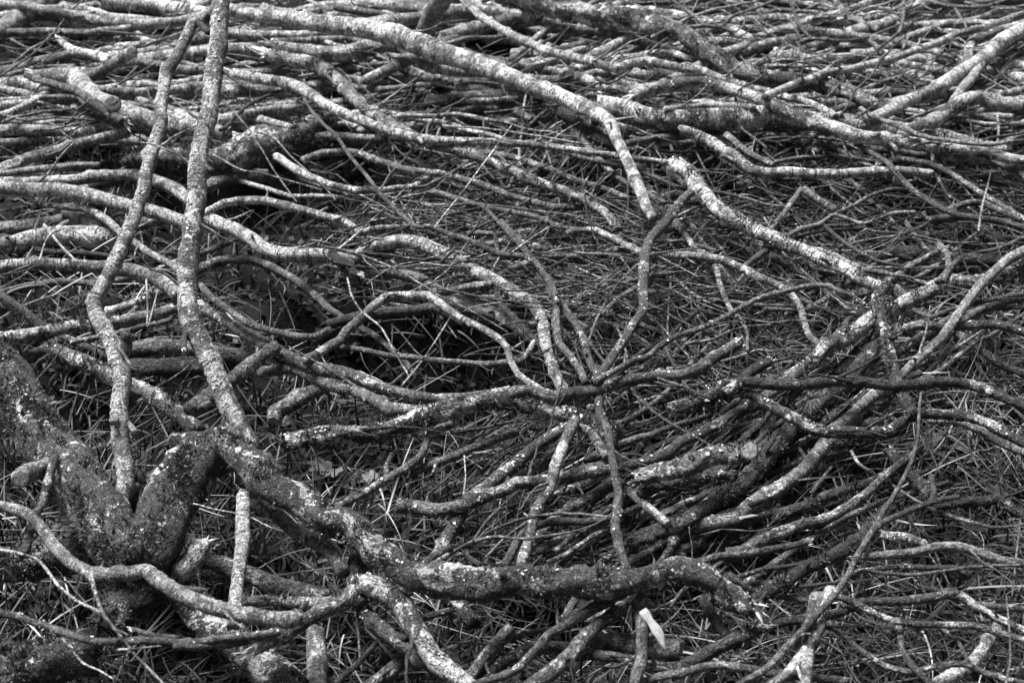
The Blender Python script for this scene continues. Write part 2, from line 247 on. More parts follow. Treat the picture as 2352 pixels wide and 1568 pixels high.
6 5 b 7,7,7,8,8,8 | arched grey branch from the left edge meeting the stems below mid height | D -6,29 20,27 40,28 60,30 75,31 90,32 105,36 115,42 123,49
6 6 b 4,4,4.5 | knotted short stick between the two upright stems | D 90,11 100,18 112,24 120,28 128,35
8 5 b 4,4,4,4,4,3.5 | thin dotted branch curving right from the right upright stem to a hooked tip | D 137,41 145,50 155,57 165,64 175,69 190,73 205,76 215,76 225,71
6 6 dC 8,8,7 | short pale barkless log propped under the long sagging branch | D 157,108 168,99 178,90 188,82
4 5 d 9,9,8 | stubby rough limb under the right upright stem's foot | D 130,127 140,120 150,111
4 6 dlC 7,9,8 | stubby fissured log lying in the hollow right of the stem foot | D 223,111 212,115 200,121 188,128 187,134
7 4 d 5.5,5.5,5 | dark flaking stick leaning upright at the lower left edge | G 17,69 24,45 30,25 38,2
4 6 b 10,11,11 | spotted birch stick going down to the bottom edge below the pale sawn end | G 216,120 217,138 217,162
5 6 bm 6,6,6 | short scabby birch stick above the bowed branch's right end | G 166,100 190,101 215,103 238,99
3 5 d 9,10,9 | grey log half hidden in the lower left grass | G 142,72 165,80 185,89 205,95 224,98
10 7 g 1.8,1.8,1.8,2,1.5 | long pale dry stalk kinking down from the left edge to the bottom | G -5,64 25,72 40,90 55,102 70,109 80,122 95,140 115,160
7 5 dl 4.5,5,6,6,7,6 | mottled rising branch at the bottom centre, ending under the main log | H 93,157 110,152 122,145 132,135 142,125 155,118 165,112 175,105 187,100
6 5 dl 8,9,9,8,8 | stout patched branch right beside the mottled rising branch at the bottom | H 125,160 143,151 155,142 165,130 175,118 192,105
4 6 dC 11,11,11 | smooth plump log at the bottom right of centre | H 173,128 195,128 215,130 232,132
5 4 d 6,6,6 | dark pole under the plump log at the bottom | H 160,136 185,138 205,143 238,147
7 4 gl 8,7,7,6 | speckled upright stem below the main log running to the bottom edge | H 206,96 206,108 207,125 206,140 203,150 200,162
6 5 g 5,5,5,5 | low bowed branch along the bottom edge right of centre | H 206,158 220,153 235,150 I 15,146 30,144 50,146 70,150 92,153 115,156
4 5 dl 7,7,7 | crumbling lichened limb below the middle of the main log | H 84,160 95,146 105,133 116,118
3 4 dm 7,8,7 | low dark limb across the bottom centre | H 95,155 112,142 135,134 162,132
5 4 g 3.5,3.5,3.5 | thin dark stick right of the crumbling limb | H 110,129 130,122 157,119
4 3 dm 8,8,8 | short rotten limb hanging beneath the main log's middle | H 70,92 82,103 92,116
4 5 dC 4,4 | little sawn stub beneath the main log | H 56,114 65,111 75,108
4 4 g 4,3.5 | straight thin stick at the bottom edge left of the patched limb | H -3,157 12,143 26,129
3 5 d 8,8 | rough grey log cut by the bottom edge left of the patched limb | H 18,162 32,150 44,138
9 5 g 5,5,4.5,4,4,3,2.5,2,1.5 | long slender forked wand leaning across the bottom right | I 38,160 60,146 72,132 85,120 97,107 107,95 115,83 122,68 130,55 138,42 146,30 152,18 158,5 F 162,148 163,140 164,125 166,107
> 9 3 g 4,4,3.5,3 | right fork | I 128,56 140,47 155,40 170,34 180,31 191,29
> 9 3 g 4,3.5 | dark vertical spur | I 172,34 174,26 172,15
8 9 g 6,7,7,6,7 | whitest barkless branch lying behind the slender wand at the bottom right | I 55,160 70,152 78,143 88,130 95,118 98,105 104,92
> 8 6 g 7,8,8 | grey fibrous fork | I 84,162 87,140 89,118 95,97
7 3 dm 7,8,8,8,8,8 | rough dark branch rising right from the snapped log end to the bright-rimmed tip | I 42,106 60,94 75,84 90,76 105,68 120,60 133,48 143,37
8 5 g 5,5.5,5.5,6,6,5.5,5 | smooth grey bough humping across the lower right to the edge | I 124,70 140,69 160,67 175,64 190,64 205,68 220,73 240,75
5 4 dS 3,3,3 | thin frayed stick from the prong of the main log | I 40,84 60,79 80,76 95,73 116,70
8 4 g 2,2.5,2.5,2.5 | thin rod below the smooth grey bough running to the right edge | I 105,88 125,80 140,82 160,83 180,80 200,77 240,76
5 4 g 2.5,2.5 | thin twig left of the whitest branch | I 82,91 95,89 112,88
6 4 dl 3.5,3.5,3.5 | speckled stick just below the smooth grey bough with a cut tip | I 118,81 150,77 170,78 188,78 199,84
6 5 dl 3.5,4,3.5 | black-and-white speckled stick left of the whitest branch | I 60,96 75,99 90,101 108,98
7 4 dl 4,5,5.5,6,7,6,5,5 | knuckled branch with a ringed bend in the lower right | I 105,97 120,101 135,99 160,100 175,99 184,96 192,98 202,105 215,112 240,122
7 5 dl 4.5,4.5,4.5,4.5,4 | white-flecked branch running right beneath the knuckled one | I 118,101 130,108 145,114 165,117 185,117 205,118 220,123 240,128
6 5 b 4,4 | pale-barked stick at the right edge beside the knuckled branch | I 203,103 220,104 240,107
6 4 g 3,3 | thin prong dropping from the white-flecked branch | I 178,119 190,127 198,142
6 4 g 2.5,2.5 | thin twig linking the two lower right branches | I 185,122 200,117 217,112
6 4 g 3.5,3.5,4,4,4 | smooth thin branch falling from the whitest branch then running right along the bottom | I 98,117 110,123 125,135 140,145 155,149 167,147 180,144 195,144 210,150 240,158
6 4 g 4,4,4.5 | thin curved stick descending to the bottom edge at right | I 150,118 152,132 158,143 175,160
4 7 b 7,8,9 | pale mottled log slanting down to the bottom edge near the right corner | I 219,117 210,130 200,143 185,152 172,160
6 3 d 6,6,6,5 | dark rough branch arching left of the slender wand near the bottom | I 40,126 55,119 75,115 90,114 105,110 119,105
5 3 dS 7,7,5 | torn dark limb with a fibrous end below the snapped white end | I 16,98 25,112 33,124 42,134
5 4 d 7,8,7 | dark branch rising from the bottom edge below the snapped white end | H 232,152 I 0,146 15,139 30,131 42,124
8 6 g 2.5,2.5,2.5 | thin pale-grey rod to the right edge above the smooth grey bough | I 168,36 185,43 200,47 215,50 240,48
6 2 dm 5,6,6,6,6 | black mossy branch arching to the right edge in the lower right | I 173,37 190,35 205,33 217,32 228,38 240,44
5 6 g 2,2,2 | thin pale rod slanting in the grass at lower right | I 117,-2 123,8 140,18 160,31 172,37
5 3 dm 6,7,6 | dark crusty limb under the slender wand's top end | F 143,153 I 152,8 162,18 171,33
5 4 g 3,2.5 | short thin stick leaning in the grass left of the wand's middle | I 90,27 97,18 104,9
3 7 b 5,7,5 | weathered pale chunk of wood behind the wand | I 138,54 152,57 169,62
9 5 g 1.5,1.4,1.2 | thin upright twig near the right end of the bottom edge | I 222,160 226,140 225,118 223,96
7 6 g 1.2,1.2 | thin straight stalk upright by the right edge | I 233,44 230,70 227,98
5 5 dl 4,4 | speckled short stick touching the main log's right end | I 34,82 45,90 58,96
4 4 g 4,4 | thin dull stick right of the main log's end | I 45,88 60,88 78,91
9 2 g 6,7,7,7,6.5,6.5,6.5,6 | long near-black branch lying level across the right side | F 28,109 45,107 60,108 80,108 100,107 120,108 140,109 160,108 180,107 200,110 215,115 240,125
> 9 2 dS 7,7,6 | raised blunt arm | F 30,114 38,109 47,101 62,93
6 3 dml 8,8,7 | dark mossy branch feeding in below the near-black branch | F -6,124 10,120 22,116 38,110
8 3 dl 6,6,7,7,7,7,6,7,6,6,6 | dark wavy branch beneath the near-black one reaching the right edge | F 34,114 50,117 60,123 70,128 80,133 90,138 100,141 115,141 130,143 142,141 150,135 157,130 165,128 180,129 195,130 210,135 225,143 240,150
5 6 b 5,5,5 | paler short limb under the dark wavy branch near the right edge | F 170,132 190,134 205,140 220,148 240,157
6 5 dlmp 7,8,8,9,9,8,9,8,7 | big diagonal bough rising right behind the broken post to the right edge | F 48,121 62,113 75,105 90,96 100,86 115,76 130,66 145,59 160,50 175,42 185,37 200,37 215,34 240,29
8 6 g 6,6,6,6,6,5.5 | smooth pale-grey diagonal branch from the right edge down to the near-black branch | F 240,15 225,23 215,32 205,42 199,50 192,60 187,68 180,78 170,86 160,94 149,104
7 3 g 3,3,3,3 | thin dark rod under the smooth diagonal branch | F 240,46 215,50 200,54 185,58 170,64 155,70 143,75
> 7 3 g 2.5,2.5 | tiny fork | F 213,50 219,46 225,41
7 6 dl 5.5,5.5,5.5,5.5 | lichen-speckled level branch crossing under the smooth diagonal to the right edge | F 153,71 165,68 185,69 205,68 220,69 240,74
5 5 dl 5,5,5 | mottled limb above the speckled level one at the right edge | F 193,66 207,57 225,51 240,49
4 3 d 8,9,8 | black stub in the deep gap left of the broken post | F 108,106 118,97 132,84
6 5 b 6,7,7 | short birch limb below the near-black branch pointing up to the post | F 102,141 115,132 128,120 142,111
5 3 d 6,6 | dark limb right of the broken post | F 147,88 160,80 176,72
7 5 b 4,4,4 | forked upright twig at the top of the diagonal bough | F 180,38 184,30 183,20 177,13
> 7 5 d 4,4 | twin prong | F 176,39 183,31 191,23
3 3 d 8,8,8,7 | dark log lying level in the shaded right tangle | F 128,23 150,18 170,18 190,22 221,26
6 4 g 2.5,2.5,2.5 | thin twig slanting over the dark level log at right | F 98,0 115,14 135,24 152,28
6 5 g 3,3 | thin stick springing from the lichened limb up to the right | F 68,11 80,4 98,-1
3 4 d 5,5,5 | dark smooth stick in the grass at the right edge | F 188,73 205,85 220,95 240,103
7 5 g 2.5,2.5,2 | thin stalk rising right over the grass at the right edge | F 158,96 175,92 190,83 206,72
4 4 g 3,3 | thin dark limb dipping into the right tangle | F 154,-3 163,10 171,19
4 4 g 5,4.5 | dark stick under the lichened limb's end | F 141,34 152,45 161,53
5 4 g 3,3,3 | knotty twig right of the smooth pale arching branch | F 83,50 95,57 110,60 132,62
5 5 g 2.5,2.5 | level twig among the straw at right of centre | F 58,57 80,58 100,58 113,61
5 4 g 2.5,2.5,2 | level twig below the near-black branch | F 110,124 125,122 145,122 165,122 181,118
7 5 dmlpCu.06 9,10,11,10 | lichen-frilled branch with a clean round sawn end at lower right of centre | H 202,16 220,12 238,10 F 20,158 32,156 42,154
6 3 dm 5,5,5,5 | dark branch just under the lichen-frilled one | H 205,28 222,22 238,17 I 20,14 38,15
5 4 dl 3.5,3.5 | thin paler branch second under the lichen-frilled one | H 207,36 220,28 235,23 I 12,20
5 4 dl 5,5,5 | mottled branch third under the lichen-frilled one | H 219,41 235,34 I 20,27 32,19
5 6 bC 5,5,5 | short cut stick crossing under the smooth dark upright stem | H 191,19 205,33 215,41 224,48
9 5 blp 11,11,11,11,12,12,12,13,13,13,12 z.75:.22 | taller of the two upright stems, thick grey bark with pale blotches | A 150,-6 149,10 149,30 148,45 147,60 146,75 142,90 137,105 135,120 134,140 131,155 D 130,25 129,40 128,55 129,66 134,78 142,92 147,103 153,115 160,128 166,140 172,151
> 9 4 gS 4,3 z | little pruned spur | D 128,72 126,78 126,84
9 7 bl 7,7,7,8,8,8,8.5,9,9,10,11,11,11,11,10,9 z.70:.16 | thinner of the two upright stems, pale flecked birch with a kink halfway | A 143,13 136,13 131,18 127,26 121,38 113,50 112,62 110,72 111,83 107,95 103,108 99,120 98,130 94,140 91,152 D 83,17 77,30 70,42 64,52 66,62 72,74 78,84 83,95 84,108 82,120 81,135 82,150 G 85,8 86,20 84,35 84,48 88,62
> 9 5 bu.03 7,6 z | knuckle stub at the kink | D 83,92 86,84 86,78
> 9 3 d 5,4 z | dark broken top | A 134,14 138,18 143,22
10 8 g 1.2,1.2 | long pale straw angled over the dark tangle at upper centre | B 65,155 90,123 112,93 118,85
9 8 g 1.2,1.1 | bright straw crossing at the dead centre of the straw heap | E 117,19 132,8 147,-1
9 7 g 1.2,1.2 | fine straw slanting across the black hollow | E 42,110 58,90 76,62
9 7 g 1.3,1.3 | fine stalk falling right through the arch fork | E 5,36 8,48 15,59 28,70 38,87 47,103
9 6 g 1.3,1.2,1.2 | fine stalk falling from the mossy log beside the stems | A 153,69 170,88 187,116 203,138
9 6 g 1.3,1.2,1.2 | fine stalk arcing down right above the hay behind the mossy log | A 174,90 187,94 200,108 218,124 230,137
9 6 g 1.2,1.2 | fine stalk running level right from the stems | A 146,106 165,116 185,120 220,130
9 7 g 1.3,1.3 | long straw stretched across the upper centre | B 70,86 100,88 135,93 170,99
8 8 g 1.6,1.6 | bright straight stalk leaning in the left grass | D 30,0 40,12 53,25
8 8 g 1.1,1.1,1 | pale bent grass blade over the fat log at the left | D 27,24 31,11 36,5 45,2 55,6 62,12
8 8 g 1.2,1.2 | bright split reed hanging between the upright stems | D 100,37 101,55 101,70 108,44
9 7 g .9,.9 | bright thread-like stalk upright at lower centre | H 84,30 86,15 85,1
9 8 g .9,.9 | bright fine straw in the grass beneath the left junction | G 132,34 147,38 163,41
9 7 g 1.0,.9 | bright fine straw beside the upright spotted birch stick | G 172,44 185,50 194,53
10 8 g 1.4,1.1 | short white splinter of reed under the slim smooth branch | G 80,134 95,133 111,131
9 7 g 1.4,1.2 | pale curled dry leaf-stalk at the bottom left | G 42,126 50,135 57,143 68,148 78,154
"""
# ---------------------------------------------------------------- materials
def N(nt, kind, **kw):
    n = nt.nodes.new(kind)
    for k, v in kw.items(): setattr(n, k, v)
    return n
class G:
    """tiny node-graph helper"""
    def __init__(s, name):
        s.m = bpy.data.materials.new(name); s.m.use_nodes = True; s.t = s.m.node_tree; s.t.nodes.clear()
        s.out = N(s.t, 'ShaderNodeOutputMaterial'); s.b = N(s.t, 'ShaderNodeBsdfPrincipled')
        s.t.links.new(s.b.outputs[0], s.out.inputs[0]); s.b.inputs['Specular IOR Level'].default_value = .25
    def put(s, sock, v):
        if isinstance(v, (int, float)): sock.default_value = v
        elif isinstance(v, tuple): sock.default_value = v
        else: s.t.links.new(v, sock)
    def attr(s, name, out='Fac'):
        n = N(s.t, 'ShaderNodeAttribute'); n.attribute_name = name; return n.outputs[out]
    def math(s, op, a, b=0.0, c=None, clamp=False):
        n = N(s.t, 'ShaderNodeMath', operation=op, use_clamp=clamp); s.put(n.inputs[0], a); s.put(n.inputs[1], b)
        if c is not None: s.put(n.inputs[2], c)
        return n.outputs[0]
    def scale(s, v, x, y, z):
        n = N(s.t, 'ShaderNodeVectorMath', operation='MULTIPLY'); s.put(n.inputs[0], v); n.inputs[1].default_value = (x, y, z); return n.outputs[0]
    def noise(s, v, sc, det=3, rough=.55, dist=0):
        n = N(s.t, 'ShaderNodeTexNoise'); s.put(n.inputs['Vector'], v); n.inputs['Scale'].default_value = sc
        n.inputs['Detail'].default_value = det; n.inputs['Roughness'].default_value = rough; n.inputs['Distortion'].default_value = dist
        return n.outputs[0]
    def voro(s, v, sc, feat='DISTANCE_TO_EDGE'):
        n = N(s.t, 'ShaderNodeTexVoronoi', feature=feat); s.put(n.inputs['Vector'], v); n.inputs['Scale'].default_value = sc; return n.outputs[0]
    def step(s, v, a, b):
        n = N(s.t, 'ShaderNodeMapRange', interpolation_type='SMOOTHSTEP'); s.put(n.inputs[0], v); s.put(n.inputs[1], a); s.put(n.inputs[2], b); return n.outputs[0]
    def mix(s, f, a, b):
        n = N(s.t, 'ShaderNodeMix', data_type='FLOAT'); s.put(n.inputs[0], f); s.put(n.inputs[2], a); s.put(n.inputs[3], b); return n.outputs[0]
    def finish(s, col, rough=.8, bump=None, bd=.002, bs=1.0):
        s.t.links.new(col, s.b.inputs['Base Color']); s.put(s.b.inputs['Roughness'], rough)
        if bump is not None:
            n = N(s.t, 'ShaderNodeBump'); n.inputs['Strength'].default_value = bs; n.inputs['Distance'].default_value = bd
            s.t.links.new(bump, n.inputs['Height']); s.t.links.new(n.outputs[0], s.b.inputs['Normal'])
        return s.m

def bark_material():
    g = G('bark'); v0 = g.attr('bk', 'Vector'); tone = g.attr('tone'); birch = g.attr('birch'); pat = g.attr('patch')
    n = N(g.t, 'ShaderNodeTexNoise'); g.put(n.inputs['Vector'], v0); n.inputs['Scale'].default_value = 70; n.inputs['Detail'].default_value = 3
    d = N(g.t, 'ShaderNodeVectorMath', operation='MULTIPLY_ADD'); g.put(d.inputs[0], n.outputs[1]); d.inputs[1].default_value = (.016, .016, .016); g.put(d.inputs[2], v0); v = d.outputs[0]
    grain = g.step(g.noise(g.scale(v0, 1, 1, .5), 430, 2, .6), .30, .70)
    mid = g.step(g.noise(v, 110, 4, .7), .32, .68)
    soft = g.step(g.noise(v0, 13, 3, .6), .35, .65)
    big = g.noise(g.scale(v, 1, 1, .75), 19, 6, .68, .5)
    big2 = g.noise(g.scale(v, 1, 1, .55), 19, 5, .66, .4)
    base = g.math('MULTIPLY', tone, g.mix(mid, .42, 1.42))
    base = g.math('MULTIPLY', base, g.mix(grain, .45, 1.5))
    base = g.math('MULTIPLY', base, g.mix(soft, .75, 1.2))
    # pale crust / papery blotches
    thr = g.math('SUBTRACT', .635, g.math('MULTIPLY', pat, .14))
    blotch = g.step(g.math('ADD', big, g.math('MULTIPLY', g.math('SUBTRACT', mid, .5), .07)), thr, g.math('ADD', thr, .02))
    pale = g.math('MULTIPLY', g.mix(grain, .5, 1.35), g.mix(mid, .30, .66))
    col = g.mix(g.math('MULTIPLY', blotch, .9), base, pale)
    # dark rubbed or mossy stains (growth with an outline of its own)
    stain = g.step(g.math('ADD', big2, g.math('MULTIPLY', g.math('SUBTRACT', grain, .5), .06)), g.mix(birch, .53, .548), g.mix(birch, .55, .57))
    col = g.mix(g.math('MULTIPLY', stain, g.mix(birch, .88, .8)), col, g.math('MULTIPLY', g.mix(birch, .035, .075), g.mix(grain, .3, 1.8)))
    # lenticels: short dark dashes across the stem
    ln = g.noise(g.scale(v0, .30, .30, 1.4), 240, 2, .5)
    ln = g.math('MULTIPLY', g.step(ln, .53, .585), g.step(g.noise(v0, 38, 3), .40, .50))
    col = g.mix(g.math('MULTIPLY', g.math('MULTIPLY', ln, birch), .9), col, .03)
    bd = g.step(g.noise(g.scale(v, .25, .25, 1), 32, 4, .65, .3), .555, .575)
    col = g.mix(g.math('MULTIPLY', g.math('MULTIPLY', bd, birch), .7), col, g.math('MULTIPLY', .075, g.mix(grain, .5, 1.5)))
    # fissures of old bark, broken up
    crk = g.voro(g.scale(v, 1, 1, .45), 120)
    ck = g.math('MULTIPLY', g.math('SUBTRACT', 1, g.step(crk, .0, .13)), g.step(g.noise(v0, 60, 3, .6), .44, .60))
    rough = g.math('SUBTRACT', 1, birch)
    col = g.mix(g.math('MULTIPLY', g.math('MULTIPLY', ck, rough), .8), col, .025)
    speck = g.step(g.noise(v, 190, 3, .7), .60, .65)
    col = g.mix(g.math('MULTIPLY', speck, g.math('MULTIPLY', pat, .6)), col, .55)
    h = g.math('ADD', g.math('MULTIPLY', mid, .7), g.math('MULTIPLY', grain, .35))
    h = g.math('SUBTRACT', h, g.math('MULTIPLY', g.math('MULTIPLY', ck, rough), 1.0))
    h = g.math('ADD', h, g.math('MULTIPLY', blotch, .3))
    h = g.math('SUBTRACT', h, g.math('MULTIPLY', ln, .3))
    return g.finish(col, .8, h, .0035, 1.0)
def simple(name, lo, hi, sc=300, rough=.85, coords='Object', bd=.002, rings=False, tr=0):
    g = G(name)
    if rings:
        v = g.attr('bk', 'Vector'); n = N(g.t, 'ShaderNodeTexWave', wave_type='RINGS', rings_direction='Z'); g.put(n.inputs[0], v)
        n.inputs['Scale'].default_value = 170; n.inputs['Distortion'].default_value = 2.5; n.inputs['Detail'].default_value = 2
        f = g.math('MULTIPLY', g.step(g.math('MULTIPLY', g.math('ADD', n.outputs[1], g.noise(v, 300, 3)), .5), .3, .72), g.step(g.noise(v, 75, 4, .7), .36, .58))
    else:
        tc = N(g.t, 'ShaderNodeTexCoord'); v = tc.outputs[coords]; f = g.noise(v, sc, 4, .65)
    t = g.attr('tone') if coords == 'Object' and name in ('grass', 'straw', 'moss', 'lichen') else None
    col = g.mix(f, lo, hi)
    if t is not None: col = g.math('MULTIPLY', col, t)
    return g.finish(col, rough, f, bd, .7)
M_BARK = bark_material()
M_CUT = simple('cut_wood', .12, .66, rings=True)
def raw_wood():
    g = G('raw_wood'); v = g.attr('bk', 'Vector')
    f = g.step(g.noise(g.scale(v, 5, .5, 3), 2.0, 5, .7), .3, .7); k = g.step(g.noise(g.scale(v, 2, 2, 2), 3, 4, .7), .35, .7)
    return g.finish(g.math('MULTIPLY', g.mix(f, .42, .85), g.mix(k, .72, 1.1)), .8, f, .002, .8)
M_RAW = raw_wood()
M_MOSS = simple('moss', .4, 1.5, 60, 1.0)
M_LICH = simple('lichen', .6, 1.3, 200, .9)
M_GRASS = simple('grass', .6, 1.4, 40, .55)
M_STRAW = simple('straw', .6, 1.4, 60, .6)
M_LEAF = simple('leaf', .05, .16, 90, .5)
M_PALE = simple('fungus', .6, .85, 120, .6)
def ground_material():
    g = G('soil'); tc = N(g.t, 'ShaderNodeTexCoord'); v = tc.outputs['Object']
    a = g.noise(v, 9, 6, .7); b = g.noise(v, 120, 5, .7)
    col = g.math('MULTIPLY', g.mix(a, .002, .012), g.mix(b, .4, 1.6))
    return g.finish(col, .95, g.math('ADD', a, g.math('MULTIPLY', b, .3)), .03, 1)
M_SOIL = ground_material()

# ---------------------------------------------------------------- mesh helpers
def mesh(name, V, F, attrs, mat, parent=None, smooth=True, kind=None):
    """V n x 3, F list/array of quads or tris -> ONE mesh object"""
    me = bpy.data.meshes.new(name)
    V = np.asarray(V, np.float32); F = np.asarray(F, np.int32); k = F.shape[1]
    me.vertices.add(len(V)); me.vertices.foreach_set('co', V.ravel())
    me.loops.add(F.size); me.loops.foreach_set('vertex_index', F.ravel())
    me.polygons.add(len(F)); me.polygons.foreach_set('loop_start', np.arange(0, F.size, k, dtype=np.int32))
    me.update(calc_edges=True)
    if smooth: me.polygons.foreach_set('use_smooth', np.ones(len(F), bool))
    for an, arr in attrs.items():
        arr = np.asarray(arr, np.float32)
        if arr.ndim == 2:
            a = me.attributes.new(an, 'FLOAT_VECTOR', 'POINT'); a.data.foreach_set('vector', arr.ravel())
        else:
            if arr.ndim == 0: arr = np.full(len(V), float(arr), np.float32)
            a = me.attributes.new(an, 'FLOAT', 'POINT'); a.data.foreach_set('value', arr)
    me.materials.append(mat); me.validate(); me.update()
    o = bpy.data.objects.new(name, me); C.objects.link(o)
    if parent is not None: o.parent = parent
    if kind: o['kind'] = kind
    return o
def tag(o, label, cat, group=None, kind=None):
    if label: o['label'] = label
    if cat: o['category'] = cat
    if group: o['group'] = group
    if kind: o['kind'] = kind
    return o
def frames(P):
    n = len(P); T = np.gradient(P, axis=0); T /= np.linalg.norm(T, axis=1)[:, None] + 1e-9
    A = np.zeros_like(P); up = np.array([0, 0, 1.]); u = np.cross(T[0], up)
    if np.linalg.norm(u) < .1: u = np.cross(T[0], [1, 0, 0.])
    for i in range(n):
        u = u - T[i] * (u @ T[i]); u /= np.linalg.norm(u) + 1e-9; A[i] = u
    return T, A, np.cross(T, A)
def tube(P, Rr, sides=10, lump=.06, jit=.02, rough_end=True, knots=0):
    """tube with its own frame, irregular girth and closed ends. Returns V, F(quads), bk"""
    P = np.asarray(P, float); Rr = np.asarray(Rr, float); n = len(P)
    T, A, B = frames(P)
    s = np.concatenate([[0], np.cumsum(np.linalg.norm(np.diff(P, axis=0), axis=1))])
    th = np.linspace(0, 2 * np.pi, sides, endpoint=False)
    rr = np.ones((n, sides)); L = s[-1] + 1e-6; rm = Rr.mean() + 1e-6
    for k in range(1, 5):
        for f in (1.0, 2.7):
            rr += lump / (k * .9) * .5 * np.cos(k * th[None, :] + rng.uniform(0, 7) + s[:, None] / rm * f * rng.uniform(.15, .5))
    for c in np.arange(rm * 8, L, rm * 14) + rng.uniform(-4, 4, len(np.arange(rm * 8, L, rm * 14))) * rm:   # collars at the nodes
        rr += rng.uniform(.0, .16) * np.exp(-((s[:, None] - c) / (rm * .7)) ** 2)
    for _ in range(knots):
        c = rng.uniform(0, L); t0 = rng.uniform(0, 7); wd = rm * rng.uniform(.6, 1.2)
        d = np.angle(np.exp(1j * (th - t0)))
        rr += rng.uniform(.2, .75 if rm < .016 else .35) * np.exp(-((s[:, None] - c) / wd) ** 2 - (d[None, :] / .6) ** 2)
    rr += rng.normal(0, jit, rr.shape)
    rad = Rr[:, None] * rr
    ct, st = np.cos(th), np.sin(th)
    V = P[:, None, :] + rad[:, :, None] * (ct[None, :, None] * A[:, None, :] + st[None, :, None] * B[:, None, :])
    if rough_end and n > 3:
        for e in (0, n - 1):
            V[e] += T[e] * (rng.uniform(-.5, .5, sides) * Rr[e])[:, None]
    off = rng.uniform(-5, 5, 3); fs = rng.uniform(.6, 1.25) if rm > .006 else 1.0
    bk = np.stack([np.broadcast_to(ct * rm, (n, sides)), np.broadcast_to(st * rm, (n, sides)), np.broadcast_to(s[:, None], (n, sides))], -1) * fs + off
    i = np.arange(n - 1)[:, None] * sides; j = np.arange(sides)[None, :]; j2 = (j + 1) % sides
    F = np.stack([i + j, i + j2, i + sides + j2, i + sides + j], -1).reshape(-1, 4)
    V = V.reshape(-1, 3); bk = bk.reshape(-1, 3)
    c0, c1 = len(V), len(V) + 1                       # end caps as fans of degenerate-free quads
    V = np.vstack([V, P[0] - T[0] * Rr[0] * .12, P[-1] + T[-1] * Rr[-1] * .12]); bk = np.vstack([bk, off + [0, 0, 0], off + [0, 0, L]])
    caps = []
    for q in range(0, sides, 2):
        a, b, c = q, (q + 1) % sides, (q + 2) % sides
        caps.append([c0, c, b, a]); base = (n - 1) * sides; caps.append([c1, base + a, base + b, base + c])
    F = np.vstack([F, np.array(caps)])
    return V, F, bk
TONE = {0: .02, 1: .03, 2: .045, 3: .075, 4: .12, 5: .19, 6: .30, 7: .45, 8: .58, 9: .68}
def bark_obj(name, P, Rr, tone, birch, patch, parent, sides=None, lump=.05, knots=0, rough=True):
    rm = float(np.mean(Rr))
    if sides is None: sides = int(np.clip(2 * round(rm * 420), 6, 18))
    jit = .015 if rm < .008 else .03
    if lump > .13: jit = .06; sides = 26
    V, F, bk = tube(P, Rr, sides, lump, jit, rough, knots)
    patch = float(np.clip(patch + rng.normal(0, .16 if rm < .016 else .06), 0, 1.3)); birch = float(np.clip(birch + rng.normal(0, .12), 0, 1)); tone *= rng.uniform(.85, 1.15)
    return mesh(name, V, F, {'bk': bk, 'tone': tone, 'birch': birch, 'patch': patch}, M_BARK, parent)

def catmull(P, k):
    P = np.asarray(P, float)
    if len(P) == 2: return P[0] + (P[1] - P[0]) * np.linspace(0, 1, k + 1)[:, None]
    Q = np.vstack([2 * P[0] - P[1], P, 2 * P[-1] - P[-2]]); out = []
    for i in range(1, len(Q) - 2):
        t = np.linspace(0, 1, k, endpoint=False)[:, None]; p0, p1, p2, p3 = Q[i - 1:i + 3]
        out.append(.5 * (2 * p1 + (p2 - p0) * t + (2 * p0 - 5 * p1 + 4 * p2 - p3) * t ** 2 + (3 * p1 - p0 - 3 * p2 + p3) * t ** 3))
    out.append(P[-1:]); return np.vstack(out)
def resample(P, step):
    s = np.concatenate([[0], np.cumsum(np.linalg.norm(np.diff(P[:, :2], axis=0), axis=1))])
    n = max(5, int(s[-1] / step) + 1); t = np.linspace(0, s[-1], n)
    return np.stack([np.interp(t, s, P[:, c]) for c in range(P.shape[1])], -1), s[-1]

# ---------------------------------------------------------------- read the survey of the heap
ORI = {'A': (0, 0), 'B': (780.9, 0), 'C': (1561.7, 0), 'D': (0, 517.4), 'E': (780.9, 517.4), 'F': (1561.7, 517.4),
       'G': (0, 1041.5), 'H': (780.9, 1041.5), 'I': (1561.7, 1041.5)}
FAT = dict(A=1.1, B=1.12, C=1.12, D=1.26, E=1.2, F=1.15, G=1.28, H=1.24, I=1.15)
def parse(line):
    child = line.startswith('>'); a, lab, path = [t.strip() for t in line.lstrip('> ').split('|')]
    f = a.split(); d = dict(child=child, L=int(f[0]), tone=TONE[int(f[1])], st=f[2], label=lab, z=None, up=0.)
    st = f[2]
    if 'u' in st: st, u = st.split('u'); d['up'] = float(u); d['st'] = st
    fac = FAT[path.split()[0]]
    d['w'] = [float(x) * 3.36 * fac for x in f[3].split(',')]
    if 'huge mossy leaning' in lab: d['w'] = [q * 1.2 for q in d['w']]
    for x in f[4:]:
        if x.startswith('z') and len(x) > 1: d['z'] = [float(q) for q in x[1:].split(':')]
        elif x == 'z': d['z'] = 'in'
    o = (0, 0); pts = []
    for tk in path.split():
        if tk in ORI: o = ORI[tk]
        else:
            x, y = tk.split(','); pts.append((o[0] + float(x) * 3.36, o[1] + float(y) * 3.36))
    d['pts'] = np.array(pts); return d
ITEMS = []
for ln in DATA.strip().splitlines():
    d = parse(ln)
    if d['child']: ITEMS[-1]['kids'].append(d)
    else: d['kids'] = []; ITEMS.append(d)

